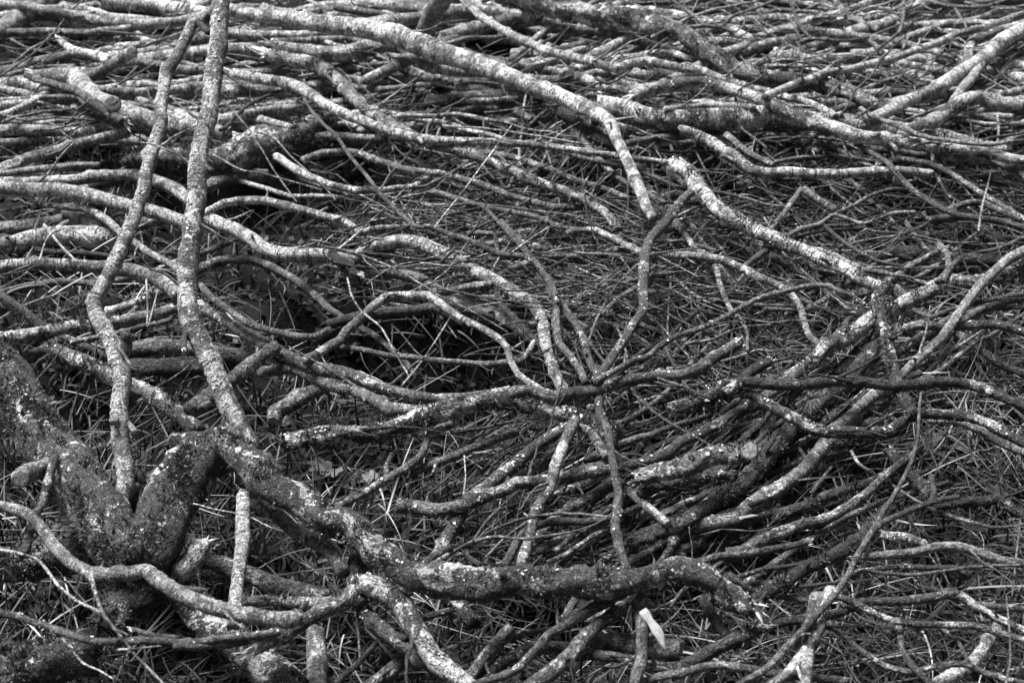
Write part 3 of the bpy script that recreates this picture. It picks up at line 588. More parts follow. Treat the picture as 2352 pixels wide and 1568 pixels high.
GRID = {}; CELL = 32
def look(x, y, r):
    z = None; cx, cy = int(x // CELL), int(y // CELL)
    for i in (-1, 0, 1):
        for j in (-1, 0, 1):
            for (qx, qy, qr, qz, qm) in GRID.get((cx + i, cy + j), ()):
                dd = math.hypot(qx - x, qy - y)
                if dd < (qr + r) * .7:
                    zz = qz + qm * .8
                    if z is None or zz > z: z = zz
    return z
def path3d(d, parent=None):
    """centre line in metres and radii: layers rest on what was laid before them"""
    wm = float(np.mean(d['w'])); cp = np.column_stack([d['pts'], np.interp(np.linspace(0, 1, len(d['pts'])), np.linspace(0, 1, len(d['w'])), d['w'])])
    cv = catmull(cp, 8)
    if len(cp) > 2:
        li = np.vstack([cp[i] + (cp[i + 1] - cp[i]) * q / 8 for i in range(len(cp) - 1) for q in range(8)] + [cp[-1:]]); kf = .35 if 'g' in d['st'] else .6
        cv = cv * (1 - kf) + li * kf
    cv, L = resample(cv, max(3.2, wm * .2))
    n = len(cv); t = np.linspace(0, 1, n); s = t * L
    nrm = np.gradient(cv[:, :2], axis=0); nrm = np.stack([-nrm[:, 1], nrm[:, 0]], -1); nrm /= np.linalg.norm(nrm, axis=1)[:, None] + 1e-9
    wob = sum(rng.normal(0, 1) * np.sin(s / (wm * f + 12) + rng.uniform(0, 7)) * a for f, a in ((.45, .022), (1.1, .06), (2.3, .08), (4.7, .08)))
    cv[:, :2] += nrm * (wob * wm * (1.2 if 'd' in d['st'] else .8))[:, None]
    x, y, rp = cv[:, 0], cv[:, 1], cv[:, 2] * .5
    if wm < 12: rp = rp * np.clip(1.05 - .25 * t, .5, 1.1) if not d['child'] else rp * (1.1 - .5 * t)
    if d['z'] and d['z'] != 'in':
        z = np.interp(t, [0, 1], d['z'])
    elif d['z'] == 'in': z = np.zeros(n)
    else:
        _, mpp = unproj(x, y, np.full(n, .1)); base = .035 + .022 * d['L'] + .0
        rq = np.full(n, base) + rp * mpp
        if not d['child']:
            for i in range(n):
                q = look(x[i], y[i], rp[i])
                if q is not None:
                    zz = q + rp[i] * mpp[i] * .8
                    if zz > .36: zz = .36 + (zz - .36) * .35
                    rq[i] = max(rq[i], zz)
            sm = s * mpp.mean(); z = rq.copy()
            for i in range(n): z[i] = np.max(rq - .22 * np.abs(sm - sm[i]))
            k = max(3, n // 12) | 1; pad = np.pad(z, k // 2, mode='edge'); z = np.maximum(np.convolve(pad, np.ones(k) / k, 'valid')[:n], z - .004)
        else: z = rq
    if parent is not None:
        Q = parent['xyz']; px = parent['px']
        d0 = np.hypot(px[:, 0] - x[0], px[:, 1] - y[0]); d1 = np.hypot(px[:, 0] - x[-1], px[:, 1] - y[-1])
        far = t if d0.min() < d1.min() else 1 - t
        j0 = int(d0.argmin() if d0.min() < d1.min() else d1.argmin()); z0 = Q[j0, 2]
        if d['z'] == 'in': z = np.full(n, z0)
        else: z = z0 + (np.maximum(z, .03) - z0) * np.clip(far * 1.3, 0, 1) * .6
        z = z + d['up'] * far
    elif d['up']: z = z + d['up'] * t
    P, mpp = unproj(x, y, z); Rm = rp * mpp
    if d['up']:
        e = -1; T0 = P[-1] - P[-3]; T0 /= np.linalg.norm(T0); vd = np.array([0, 0, CAM_H]) - P[-1]; vd /= np.linalg.norm(vd); ex = []; p = P[-1].copy()
        for k in range(7):
            f = min(1, (k + 1) / 5); q = T0 * (1 - f) + vd * f; q /= np.linalg.norm(q); p = p + q * Rm[-1] * .33; ex.append(p.copy())
        P = np.vstack([P, ex]); Rm = np.concatenate([Rm, np.full(7, Rm[-1])])
    for i in range(0, n):
        GRID.setdefault((int(x[i] // CELL), int(y[i] // CELL)), []).append((x[i], y[i], rp[i], z[i], Rm[i]))
    return dict(xyz=P, R=Rm, px=np.column_stack([x, y]), wm=wm)

def cut_disc(P, Rr, e, parent, name='cut_face'):
    T, A, B = frames(P); i = 0 if e == 0 else len(P) - 1; t = -T[0] if e == 0 else T[-1]
    n = 20; rings = [(.0, .0), (.35, .0), (.7, .0), (.96, .0), (1.0, -.12)]
    tilt = rng.normal(0, .12, 2); V = []; bk = []; th = np.linspace(0, 2 * np.pi, n, endpoint=False)
    ob = rng.uniform(-.3, .3, 2) * Rr[i]
    for q, dz in rings:
        for a in th:
            u, v = math.cos(a) * q, math.sin(a) * q
            jg = 1 + .07 * math.sin(3 * a + ob[0] * 900) + .04 * math.sin(7 * a); V.append(P[i] + Rr[i] * .95 * jg * (u * A[i] + v * B[i]) + t * Rr[i] * (.15 + rng.normal(0, .025) + tilt[0] * u + tilt[1] * v + dz)); bk.append((u * Rr[i] + ob[0], v * Rr[i] + ob[1], 0))
    F = [[r * n + k, r * n + (k + 1) % n, (r + 1) * n + (k + 1) % n, (r + 1) * n + k] for r in range(len(rings) - 1) for k in range(n)]
    return mesh(name, V, F, {'bk': np.array(bk)}, M_CUT, parent, False)
def splinters(P, Rr, e, parent):
    T, A, B = frames(P); i = 0 if e == 0 else len(P) - 1; t = -T[0] if e == 0 else T[-1]; V = []; F = []
    for k in range(11):
        a = rng.uniform(0, 6.28); q = rng.uniform(.1, .85) * Rr[i]; c = P[i] + q * (math.cos(a) * A[i] + math.sin(a) * B[i]) - t * Rr[i] * .5
        ln = Rr[i] * rng.uniform(.9, 2.6); wd = Rr[i] * rng.uniform(.15, .38); dr = t + .22 * rng.normal(0, 1, 3); u = np.cross(dr, rng.normal(0, 1, 3)); u /= np.linalg.norm(u); v = np.cross(dr, u)
        b = len(V)
        for (h, m) in ((0, 1), (.55, .75), (1, .12)):
            for (p_, q_) in ((-1, -.35), (1, -.35), (1, .35), (-1, .35)): V.append(c + dr * ln * h + (u * p_ + v * q_) * wd * m)
        for r in range(2):
            for s_ in range(4): F.append([b + r * 4 + s_, b + r * 4 + (s_ + 1) % 4, b + r * 4 + 4 + (s_ + 1) % 4, b + r * 4 + 4 + s_])
        F.append([b + 8, b + 9, b + 10, b + 11])
    return mesh('splintered_end', V, F, {}, M_RAW, parent, False)
def surface_pts(P, Rr, n, cover, scale, upbias=.3):
    """random points on the bark inside growth patches"""
    T, A, B = frames(P); L = len(P); wts = Rr / Rr.sum()
    i = rng.choice(L, n * 3, p=wts); th = rng.uniform(0, 2 * np.pi, n * 3)
    nv = np.cos(th)[:, None] * A[i] + np.sin(th)[:, None] * B[i]
    p = P[i] + nv * (Rr[i] * .98)[:, None] + T[i] * rng.uniform(-.5, .5, n * 3)[:, None] * (np.linalg.norm(P[-1] - P[0]) / L)
    ph = rng.uniform(0, 9, 8); f = 6.28 / scale
    g = (np.sin(p[:, 0] * f + ph[0] + np.sin(p[:, 1] * f * .7 + ph[1])) + np.sin(p[:, 1] * f * 1.2 + ph[2]) * np.cos(p[:, 2] * f * .9 + ph[3]) + np.sin((p[:, 0] + p[:, 2]) * f * 2.1 + ph[4]) * .7 + nv[:, 2] * upbias)
    k = g > np.quantile(g, 1 - cover); return p[k][:n], nv[k][:n], T[i][k][:n]
def moss(P, Rr, parent, dens=1.0, cover=.5):
    ln = np.linalg.norm(np.diff(P, axis=0), axis=1).sum(); area = ln * 6.28 * Rr.mean(); n = int(min(60000, area * cover * 260000 * dens))
    if n < 30: return
    p, nv, T = surface_pts(P, Rr, n, cover, .09); n = len(p)
    d = nv + rng.normal(0, .75, (n, 3)); d[:, 2] += .15; d /= np.linalg.norm(d, axis=1)[:, None]
    ll = rng.uniform(.002, .0058, n) * (1 + .8 * (rng.random(n) < .08)) * (1 + .6 * (rng.random(n) < .1)); sd = np.cross(d, rng.normal(0, 1, (n, 3))); sd /= np.linalg.norm(sd, axis=1)[:, None]
    wd = ll * rng.uniform(.16, .30, n)
    V = np.stack([p - sd * wd[:, None] - nv * .001, p + sd * wd[:, None] - nv * .001, p + d * ll[:, None] + rng.normal(0, .001, (n, 3))], 1).reshape(-1, 3)
    tn = np.repeat((.03 + .17 * rng.random(n) ** 1.6) * (1 + .45 * np.sin(p[:, 0] * 130 + 2 * np.sin(p[:, 1] * 90)) * np.cos(p[:, 2] * 110 + p[:, 1] * 60)) * np.where(rng.random(n) < .07, 2.4, 1), 3)
    return mesh('moss', V, np.arange(3 * n).reshape(-1, 3), {'tone': tn}, M_MOSS, parent, False, 'stuff')
def lichen(P, Rr, parent, dens=1.0):
    ln = np.linalg.norm(np.diff(P, axis=0), axis=1).sum(); area = ln * 6.28 * Rr.mean(); n = int(min(900, area * 1700 * dens))
    if n < 26: return
    p, nv, T = surface_pts(P, Rr, n, .22, .11, .6); n = len(p); V = []; F = []; tn = []
    for k in range(n):
        u = T[k]; v = np.cross(nv[k], u); r = rng.uniform(.0012, .0034); b = len(V); V.append(p[k] + nv[k] * .0008); m = 6; c = rng.uniform(.35, .62)
        for q in range(m):
            a = q / m * 6.28; rr = r * rng.uniform(.5, 1.4); V.append(p[k] + nv[k] * rng.uniform(.0004, .0018) + rr * (math.cos(a) * u + math.sin(a) * v))
        for q in range(m): F.append([b, b + 1 + q, b + 1 + (q + 1) % m])
        tn += [c] * (m + 1)
    return mesh('lichen', V, F, {'tone': np.array(tn)}, M_LICH, parent, False, 'stuff')
def side_twig(P, Rr, parent, tone, birch):
    T, A, B = frames(P); i = int(rng.integers(len(P) // 8, len(P) * 7 // 8)); a = rng.uniform(0, 6.28)
    nv = math.cos(a) * A[i] + math.sin(a) * B[i]; nv[2] = abs(nv[2]) * .6 + .05
    sg = 1 if rng.random() < .7 else -1
    d = T[i] * sg * rng.uniform(.6, 1.3) + nv; d /= np.linalg.norm(d); r0 = min(Rr[i] * .4, .0042) * rng.uniform(.6, 1)
    ln = rng.uniform(6, 34) * r0 + rng.uniform(.01, .07); n = 9
    if rng.random() < .4: r0 = min(Rr[i] * .55, .008) * rng.uniform(.6, 1); ln = rng.uniform(2.5, 6) * r0 + Rr[i] * .8; n = 5
    p = P[i].copy() + nv * Rr[i] * .5; pts = [p.copy()]
    for k in range(n):
        d = d + rng.normal(0, .11, 3); d[2] -= .015; d /= np.linalg.norm(d); p = p + d * ln / n; pts.append(p.copy())
    rr = np.linspace(r0, r0 * (.35 if n > 5 else .8), n + 1); rr[0] *= 1.5
    bark_obj('side_twig', np.array(pts), rr, tone * .9, birch * .4, .2, parent, 6, .05)

def finish_part(d, g, o, parent):
    st = d['st']; P, Rr = g['xyz'], g['R']
    if 'c' in st: cut_disc(P, Rr, 0, parent)
    if 'C' in st: cut_disc(P, Rr, 1, parent)
    if 's' in st: splinters(P, Rr, 0, parent)
    if 'S' in st: splinters(P, Rr, 1, parent)
    if 'm' in st:
        heavy = st[0] == 'm'
        moss(P, Rr * 1.0, parent, 1.0 if not heavy else 1.3, .84 if heavy else .30)
    if 'l' in st: lichen(P, Rr, parent, 1.0)
def bark_args(d, g):
    st = d['st']; birch = 1.0 if 'b' in st else (.25 if 'g' in st else 0.)
    patch = .35 + (.3 if 'l' in st else 0) + (.4 if 'p' in st else 0)
    if 'g' in st: patch = .15
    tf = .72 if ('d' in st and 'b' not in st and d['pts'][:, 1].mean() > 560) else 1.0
    if 'b' in st: patch += .25
    if 'Y' in st or st[0] == 'm': patch = .62
    if st[0] == 'm' and 'Y' in st: patch = .4
    if 'Y' in st and st[0] == 'd': patch = .70
    if st == 'mlp': patch = 1.0
    lump = .05 if 'b' in st else (.03 if 'g' in st else .09)
    if 'm' in st: lump += .05
    if 'Y' in st: lump += .07
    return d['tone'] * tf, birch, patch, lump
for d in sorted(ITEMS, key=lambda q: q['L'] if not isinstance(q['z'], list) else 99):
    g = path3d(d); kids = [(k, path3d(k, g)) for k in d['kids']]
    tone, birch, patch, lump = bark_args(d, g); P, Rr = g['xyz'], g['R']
    nm = 'branch'
    if g['wm'] < 9.2: nm = 'twig'
    if g['wm'] < 6.2 and d['tone'] >= TONE[6]: nm = 'straw'
    if any(q in d['label'] for q in (' log', 'trunk')) and g['wm'] > 24: nm = 'log'
    if 'stump' in d['label'] and g['wm'] > 24: nm = 'stump'
    L = g['wm'] * 0 + np.linalg.norm(np.diff(P, axis=0), axis=1).sum()
    nt_ = 0 if nm == 'straw' or 'no' in d['st'] else int(min(8, L * (4.5 if Rr.mean() < .02 else 2.2) + rng.random()))
    parts = kids or nt_ or any(q in d['st'] for q in 'cCsSml')
    if not parts:
        o = bark_obj(nm, P, Rr, tone, birch, patch, None, lump=lump, knots=int(L * 8)); top = o
    else:
        top = bpy.data.objects.new(nm, None); C.objects.link(top); base = P[int(P[:, 2].argmin())]; top.location = base; top.empty_display_size = .05
        bpy.context.view_layer.update()
        # parts are modelled round the thing's base
        def kid(fn, *a, **k): return fn(*a, **k)
        P0 = P - base
        bark_obj('stem', P0, Rr, tone, birch, patch, top, lump=lump, knots=int(L * 8), rough=not ('c' in d['st'] or 'C' in d['st']))
        finish_part(d, dict(xyz=P0, R=Rr), None, top)
        for (k, gk) in kids:
            t2, b2, p2, l2 = bark_args(k, gk); Pk = gk['xyz'] - base
            sb = bark_obj('side_branch', Pk, gk['R'], t2, b2, p2, top, lump=l2, knots=1, rough=not ('c' in k['st'] or 'C' in k['st']))
            finish_part(k, dict(xyz=Pk, R=gk['R']), None, sb)
        for _ in range(nt_): side_twig(P0, Rr, top, tone, birch)
    cat = {'branch': 'branch', 'twig': 'twig', 'log': 'log', 'stump': 'stump', 'straw': 'straw'}[nm]
    tag(top, d['label'], cat, {'branch': 'felled branches of the brushwood heap', 'twig': 'loose twigs of the brushwood heap', 'log': 'logs of the brushwood heap', 'straw': 'single dry stalks on the heap'}.get(nm))

# ---------------------------------------------------------------- the rest of the heap: poles and twigs nothing tells apart
def fill_path(rect, ang, spread, ln, wd, zr, curve=.12):
    x0, y0, x1, y1 = rect; x, y = rng.uniform(x0, x1), rng.uniform(y0, y1)
    a = R(ang + rng.normal(0, spread)); l = rng.uniform(*ln); w0 = rng.uniform(*wd); n = int(np.clip(l / (10 if w0 < 9 else 6), 6, 90))
    t = np.linspace(-.5, .5, n); st_ = l / (n - 1); h = a + rng.normal(0, curve) * 3 * t
    for _ in range(int(rng.integers(1, 5))): h = h + np.where(t > rng.uniform(-.5, .5), rng.normal(0, curve * 2.2 + .05), 0)
    h = h + np.cumsum(rng.normal(0, .035 + curve * .25, n)); h -= h.mean() - a
    px = x + np.cumsum(np.cos(h)) * st_ - np.cos(a) * l / 2; py = y + np.cumsum(np.sin(h)) * st_ - np.sin(a) * l / 2
    z = rng.uniform(*zr) + t * rng.normal(0, .035) ; z = np.maximum(z, .008)
    P, mpp = unproj(px, py, z); r = w0 * .5 * mpp * np.linspace(1.15, .6, n)
    return P, r, l * w0
WHERE = []
POLES = [  # where, rect, n, angle, spread, length, width, height, tones, birch
    ('behind the pale poles at the upper left', (0, 0, 880, 330), 52, 1, 6, (350, 1100), (11, 30), (.02, .13), (6, 7, 8, 8), 1),
    ('under the top-edge logs at upper centre', (780, 0, 1600, 230), 26, 2, 8, (300, 900), (12, 32), (.02, .12), (6, 7, 8), 1),
    ('deep in the grey tangle at the upper right', (1500, 40, 2400, 330), 52, -3, 9, (250, 1000), (10, 28), (.02, .15), (6, 7, 8, 8), .9),
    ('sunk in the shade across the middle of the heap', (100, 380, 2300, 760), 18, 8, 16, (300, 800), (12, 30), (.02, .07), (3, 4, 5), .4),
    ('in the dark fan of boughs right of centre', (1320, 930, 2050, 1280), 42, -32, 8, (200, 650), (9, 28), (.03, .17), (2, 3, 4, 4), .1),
    ('in the bundle of boughs rising to the right edge', (1500, 620, 2360, 1010), 24, -33, 8, (250, 700), (8, 22), (.03, .16), (3, 4, 5), .2),
    ('crossing the brush between the centre and the right edge', (1250, 400, 2360, 820), 22, 18, 14, (250, 800), (8, 18), (.05, .18), (4, 5, 6), .5),
]
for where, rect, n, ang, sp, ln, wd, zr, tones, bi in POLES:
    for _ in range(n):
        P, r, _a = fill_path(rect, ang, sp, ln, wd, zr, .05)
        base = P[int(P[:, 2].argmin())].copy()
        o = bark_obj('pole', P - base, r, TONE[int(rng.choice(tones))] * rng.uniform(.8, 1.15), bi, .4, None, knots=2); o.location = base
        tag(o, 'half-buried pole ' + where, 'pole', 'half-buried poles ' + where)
TW = [
    ('in the straw heap at the centre', (860, 470, 1720, 700), 150, 2, 14, (150, 520), (2.6, 6.2), (.05, .19), (3, 4, 5, 6, 7), .05),
    ('in the brush tangle right of centre', (1250, 500, 2000, 900), 200, 12, 34, (120, 480), (2.6, 7.5), (.03, .17), (2, 3, 4, 5, 6), .12),
    ('above the hay at upper centre', (830, 230, 1560, 500), 130, -8, 38, (90, 380), (2.4, 7), (.03, .17), (3, 4, 5, 6), .12),
    ('in the upper right tangle', (1200, 0, 2370, 330), 150, 0, 22, (120, 520), (2.6, 8), (.04, .19), (4, 5, 6), .14),
    ('in the shaded tangle at the right edge', (1650, 340, 2370, 620), 210, 12, 24, (140, 600), (3, 8), (.02, .15), (2, 3, 3, 4, 5), .12),
    ('over the grass at the right edge', (1850, 640, 2370, 1050), 130, -12, 45, (80, 340), (2.6, 6), (.01, .10), (4, 5, 6), .1),
    ('in the lower right corner', (1560, 1050, 2370, 1580), 130, 10, 40, (80, 400), (2.8, 7), (.01, .10), (3, 4, 5), .12),
    ('among the grey boughs at lower centre', (1050, 950, 1700, 1300), 110, -30, 14, (100, 380), (3, 8), (.02, .14), (3, 4, 4), .12),
    ('between the stacked poles at the upper left', (0, 60, 860, 330), 120, 2, 20, (90, 420), (2.6, 7), (.03, .14), (4, 5, 6), .1),
    ('in the black hollow at the left of centre', (100, 560, 1250, 1020), 50, 10, 50, (60, 280), (2.6, 6), (.01, .08), (3, 4, 5), .1),
    ('in the grass of the lower left corner', (-10, 1050, 1200, 1580), 110, 20, 55, (60, 260), (2.6, 6), (.01, .08), (3, 4, 5), .1),
]
TWIGS = []
for where, rect, n, ang, sp, ln, wd, zr, tones, cu in TW:
    for _ in range(n):
        P, r, a_ = fill_path(rect, ang, sp, ln, wd, zr, cu)
        tn = TONE[int(rng.choice(tones))] * rng.uniform(.6, 1.4); fk = []
        if len(P) > 7:
            for _k in range(int(rng.integers(0, 4))):          # forks
                i = int(rng.integers(2, len(P) - 3)); dv = P[i + 1] - P[i]; sl = np.linalg.norm(dv); q = np.cross(dv, rng.normal(0, 1, 3)); q /= np.linalg.norm(q) + 1e-9; dd = dv / sl + q * rng.uniform(.35, .9); pts = [P[i]]
                for _j in range(int(rng.integers(4, 9))):
                    dd = dd + rng.normal(0, .13, 3); dd /= np.linalg.norm(dd); pts.append(pts[-1] + dd * rng.uniform(.008, .028))
                pts = np.array(pts); pts[:, 2] = np.maximum(pts[:, 2], .004); fk.append((pts, np.linspace(r[i] * .75, r[i] * .3, len(pts))))
        TWIGS.append((a_, where, P, r, tn, fk))
TWIGS.sort(key=lambda q: -q[0])
n_tw = sum(1 for o in C.objects if o.parent is None and o.name.split('.')[0] == 'twig')
KEEP = 298 - n_tw
for a_, where, P, r, tn, fk in TWIGS[:KEEP]:
    base = P[int(P[:, 2].argmin())].copy()
    if fk:
        o = bpy.data.objects.new('twig', None); C.objects.link(o); bark_obj('stem', P - base, r, tn, .3, .2, o, 6)
        for (pp, r2) in fk: bark_obj('side_twig', pp - base, r2, tn, .3, .2, o, 5)
    else: o = bark_obj('twig', P - base, r, tn, .3, .2, None, 6)
    o.location = base
    tag(o, 'loose bare twig ' + where, 'twig', 'loose bare twigs ' + where)
VV, FF, BK, TN = [], [], [], []; off = 0
for a_, where, P, r, tn, P2 in [(a, b, c, d_, e, None) for a, b, c, d_, e, f in TWIGS[KEEP:]] + [(a, b, f_[0], f_[1], e, None) for a, b, c, d_, e, f in TWIGS[KEEP:] for f_ in f]:
    V, F, bk = tube(P, r, 6, .04, .02); VV.append(V); FF.append(F + off); BK.append(bk); TN.append(np.full(len(V), tn)); off += len(V)
o = mesh('brushwood', np.vstack(VV), np.vstack(FF), {'bk': np.vstack(BK), 'tone': np.concatenate(TN), 'birch': .2, 'patch': .2}, M_BARK)
tag(o, 'mass of fine tangled twigs filling the heap', 'brushwood', None, 'stuff')

# ---------------------------------------------------------------- ground, grass, straw
SHADE_PITS = []  # sunken spots added to the ground to deepen the shade in the hollows
def gz(x, y):
    z = .012 * np.sin(x * 3.1 + y * 1.7) + .01 * np.sin(x * 7.3 - y * 5.1 + 1) - .012
    for (a, b, rx, ry, dp) in SHADE_PITS: z = z - dp * np.exp(-((x - a) / rx) ** 4 - ((y - b) / ry) ** 4)
    return z
for (px_, py_, rx, ry, dp) in ((1060, 800, 250, 120, .17), (230, 930, 190, 90, .14), (560, 440, 190, 50, .12), (1640, 430, 160, 50, .12), (760, 760, 130, 60, .12), (1000, 1090, 200, 70, .06), (1250, 1460, 150, 60, .06), (1330, 420, 260, 45, .10), (300, 1450, 170, 60, .06)):
    q, m = unproj(px_, py_, 0); SHADE_PITS.append((q[0], q[1], rx * m, ry * m * 1.9, dp))
ax = np.concatenate([[-60, -30, -15, -8, -5], np.linspace(-3.5, 3.5, 220), [5, 8, 15, 30, 60]]); ay = np.concatenate([[-40, -15, -5, 0], np.linspace(.8, 7.5, 220), [9, 12, 20, 40, 80]])
X, Y = np.meshgrid(ax, ay); Z = gz(X, Y) + np.where((np.abs(X) < 3.5) & (Y > .8) & (Y < 7.5), rng.normal(0, .006, X.shape), 0)
NZ = rng.normal(0, 1, X.shape)
nx = len(ax); i = np.arange(len(ay) - 1)[:, None] * nx + np.arange(nx - 1)[None, :]
F = np.stack([i, i + 1, i + nx + 1, i + nx], -1).reshape(-1, 4)
o = mesh('ground', np.stack([X, Y, Z], -1).reshape(-1, 3), F, {}, M_SOIL); o['kind'] = 'structure'; o['label'] = 'dark soil under the heap'
def in_view(n, rects, pad=1.0):
    tot = np.array([(r[2] - r[0]) * (r[3] - r[1]) * r[4] for r in rects]); k = rng.choice(len(rects), n, p=tot / tot.sum()); rr = np.array(rects)[k]
    x = rng.uniform(rr[:, 0], rr[:, 2]); y = rng.uniform(rr[:, 1], rr[:, 3]); P, m = unproj(x, y, np.zeros(n)); return P
def blades(name, n, pts, ln, wd, lean, tones, mat, seg=5, droop=1.0, z0=0.0):
    n = len(pts); az = rng.uniform(0, 2 * np.pi, n); l = rng.uniform(*ln, n); w_ = rng.uniform(*wd, n); le = rng.uniform(*lean, n); cu = rng.normal(.0, .5, n) * droop + .5 * droop
    tw = rng.uniform(0, 3.14, n); p = pts.copy(); p[:, 2] = gz(p[:, 0], p[:, 1]) + z0 * rng.random(n); V = np.zeros((n, seg + 1, 2, 3)); bend = rng.normal(0, .25, n)
    for k in range(seg + 1):
        t = k / seg; el = np.pi / 2 - le - cu * t * 1.2; a2 = az + bend * t
        if k: p = p + np.stack([np.cos(a2) * np.cos(el), np.sin(a2) * np.cos(el), np.sin(el)], -1) * (l / seg)[:, None]; p[:, 2] = np.maximum(p[:, 2], gz(p[:, 0], p[:, 1]) + .003)
        sdv = np.stack([-np.sin(a2 + tw * .25), np.cos(a2 + tw * .25), .5 * np.sin(tw)], -1); ww = w_ * (1 - t ** 2.2) * .5 + .0002
        V[:, k, 0] = p - sdv * ww[:, None]; V[:, k, 1] = p + sdv * ww[:, None]
    b = np.arange(n)[:, None] * (2 * (seg + 1)) + np.arange(seg)[None, :] * 2
    F = np.stack([b, b + 1, b + 3, b + 2], -1).reshape(-1, 4); tn = np.repeat(rng.choice(tones, n) * rng.uniform(.6, 1.4, n), 2 * (seg + 1))
    return mesh(name, V.reshape(-1, 3), F, {'tone': tn}, mat)
ALL = (-60, -60, 2412, 1640, 1.)
pt = in_view(1500, [ALL, (0, 1040, 2400, 1600, 1.6), (1700, 850, 2400, 1200, 2.5), (0, 560, 460, 800, 3), (0, 200, 460, 420, 2.5), (1900, 0, 2400, 120, 4)])
pg = np.repeat(pt, 13, 0); pg = pg + rng.normal(0, .014, pg.shape) * [1, 1, 0]
pg = np.vstack([pg, in_view(6000, [ALL])])
o = blades('grass', 0, pg, (.03, .13), (.002, .0062), (.15, 1.3), np.array([.016, .03, .05, .09]), M_GRASS, 6, 1.6)
tag(o, 'short rough grass tufts around and under the heap', 'grass', None, 'stuff')
ps = in_view(2600, [(-60, -60, 2412, 1640, .6), (0, 1040, 2400, 1600, .6), (1750, 650, 2400, 1100, 4), (850, 480, 1700, 700, 4), (1300, 600, 2100, 900, 2), (0, 560, 460, 800, 2)])
o = blades('dry_grass', 0, ps, (.06, .22), (.0012, .0034), (.9, 1.6), np.array([.08, .14, .22, .4]), M_STRAW, 8, .6, .09)
tag(o, 'pale dead grass stems strewn through the heap', 'dry grass', None, 'stuff')
# crumbs of bark, dead leaves and chips on the soil
pl = in_view(26000, [ALL]); n = len(pl); pl[:, 2] = gz(pl[:, 0], pl[:, 1]) + rng.uniform(.0, .012, n)
u = rng.normal(0, 1, (n, 3)) * [1, 1, .45]; u /= np.linalg.norm(u, axis=1)[:, None]; v = np.cross(u, rng.normal(0, .45, (n, 3)) + [0, 0, 1]); v /= np.linalg.norm(v, axis=1)[:, None]
a_ = rng.uniform(.003, .014, n)[:, None]; b_ = a_ * rng.uniform(.25, .9, n)[:, None]; up_ = np.array([0, 0, 1.]) * rng.uniform(-.3, .5, n)[:, None] * a_
V = np.stack([pl - u * a_, pl - v * b_ + up_, pl + u * a_ * rng.uniform(.6, 1.2, n)[:, None], pl + v * b_ - up_ * .5], 1).reshape(-1, 3)
o = mesh('leaf_litter', V, np.arange(4 * n).reshape(-1, 4), {'tone': np.repeat(rng.choice([.015, .03, .05, .09], n, p=[.4, .3, .2, .1]), 4)}, M_GRASS, None, False)
tag(o, 'dark crumbs of bark and dead leaves on the soil', 'leaf litter', None, 'stuff')

# ---------------------------------------------------------------- leaves, splinters, fungi
def leaf(x, y, size, label, z=.03):
    P, m = unproj(x, y, z); r = size * float(m) * .5; lob = 5; n = 40; V = [(0, 0, 0)]; a0 = rng.uniform(0, 6.28)
    tilt = rng.normal(0, .35, 2)
    for k in range(n):
        a = k / n * 6.28; q = r * (.55 + .45 * abs(math.cos(a * lob / 2)) ** .7) * (1 + .06 * math.sin(a * 17)); q *= .35 if abs(a - 3.14) < .12 else 1
        V.append((math.cos(a + a0) * q, math.sin(a + a0) * q, tilt[0] * math.cos(a) * q + tilt[1] * math.sin(a) * q + .12 * r * math.sin(a * lob)))
    o = mesh('leaf', V, [[0, 1 + k, 1 + (k + 1) % n] for k in range(n)], {}, M_LEAF, None, False); o.location = P
    tag(o, label, 'leaf', 'broad lobed leaves in the grass')
for x, y, s, l in ((2125, 1015, 95, 'broadest lobed leaf in the grass at the right, left of its pair'), (2210, 1020, 90, 'lobed leaf right of the broadest one at the right edge'),
                   (733, 1068, 60, 'lobed weed leaf beside the main log, upper one of two'), (760, 1085, 58, 'lobed weed leaf beside the main log, lower one of two'),
                   (1345, 1385, 62, 'small lobed leaf beneath the main log'), (2290, 1130, 70, 'lobed leaf lying near the right edge under the black mossy branch'),
                   (847, 1095, 45, 'small lobed leaf in the gap left of the crusty branch'), (135, 1215, 70, 'crumpled dull leaf behind the pale bowed branch at the left edge')):
    leaf(x, y, s, l)
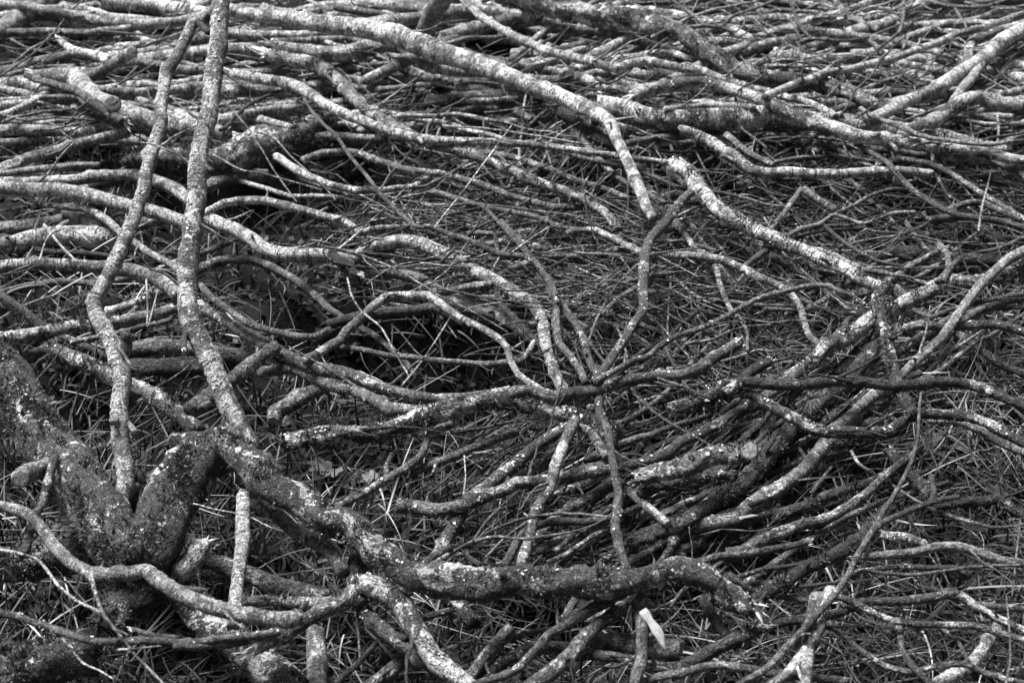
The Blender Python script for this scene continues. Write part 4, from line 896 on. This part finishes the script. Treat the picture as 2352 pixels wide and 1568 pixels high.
def wedge(name, pa, pb, wa, wb, za, zb, label, cat):
    A_, ma = unproj(pa[0], pa[1], za); B_, mb = unproj(pb[0], pb[1], zb); d = B_ - A_; sdv = np.cross(d, [0, -.5, 1]); sdv /= np.linalg.norm(sdv); up = np.cross(sdv, d); up /= np.linalg.norm(up)
    V = []; bk = []; n = 9
    for k in range(n):
        t = k / (n - 1); c = A_ + d * t - A_; w_ = (wa + (wb - wa) * min(1, t * 2.5)) * float(ma) * .5 * (1 if t < .6 else 1 - (t - .6) * 2.25) * rng.uniform(.78, 1.15); th = float(ma) * wb * .12; c = c + sdv * (float(ma) * wb * .5 - w_) * .95 * (t > .6)
        for (p_, q_) in ((-1, -1), (1, -1), (.9, 1), (-.8, 1)): bk.append((p_, t * 3, q_)); V.append(c + sdv * w_ * p_ * rng.uniform(.93, 1.07) + up * th * q_ * .6)
    F = [[r * 4 + s, r * 4 + (s + 1) % 4, r * 4 + 4 + (s + 1) % 4, r * 4 + 4 + s] for r in range(n - 1) for s in range(4)] + [[3, 2, 1, 0], [4 * n - 4, 4 * n - 3, 4 * n - 2, 4 * n - 1]]
    o = mesh(name, V, F, {'bk': np.array(bk)}, M_RAW, None, False); o.location = A_; tag(o, label, cat)
wedge('wood_splinter', (1476, 1400), (1538, 1488), 20, 25, .24, .21, 'large torn slab of raw white wood under the main log', 'wood splinter')
wedge('wood_splinter', (1392, 1374), (1372, 1408), 16, 13, .19, .17, 'small raw white wedge of wood left of the large torn slab', 'wood splinter')
wedge('wood_splinter', (1698, 1190), (1742, 1180), 9, 7, .26, .26, 'thin bright chip of raw wood on the dark boughs at lower right', 'wood splinter')
def lathe(name, prof, mat, parent, n=18):
    V = [(r * math.cos(k / n * 6.283), r * math.sin(k / n * 6.283), z) for r, z in prof for k in range(n)]
    F = [[r * n + k, r * n + (k + 1) % n, (r + 1) * n + (k + 1) % n, (r + 1) * n + k] for r in range(len(prof) - 1) for k in range(n)]
    return mesh(name, V, F, {'bk': np.array(V)}, mat, parent)
def mushroom(x, y, z, r, label):  # also draws the cut end of a small stick
    P, m = unproj(x, y, z); e = bpy.data.objects.new('mushroom', None); C.objects.link(e); e.location = P
    lathe('cap', [(0.0002, r * .55), (r * .45, r * .5), (r * .8, r * .3), (r, 0), (r * .8, -.1 * r), (r * .25, 0)], M_PALE, e); lathe('stalk', [(r * .28, 0), (r * .24, -r), (r * .3, -2.2 * r)], M_PALE, e)
    e.rotation_euler = (.5, .1, 0); tag(e, label, 'mushroom')
mushroom(1969, 1526, .05, .0035, 'tiny white cut stick end in the grass near the bottom right')  # a cut stick end, built with the cap and stalk shape
mushroom(239, 137, .24, .011, 'white fungus on the forked birch trunk at the upper left')
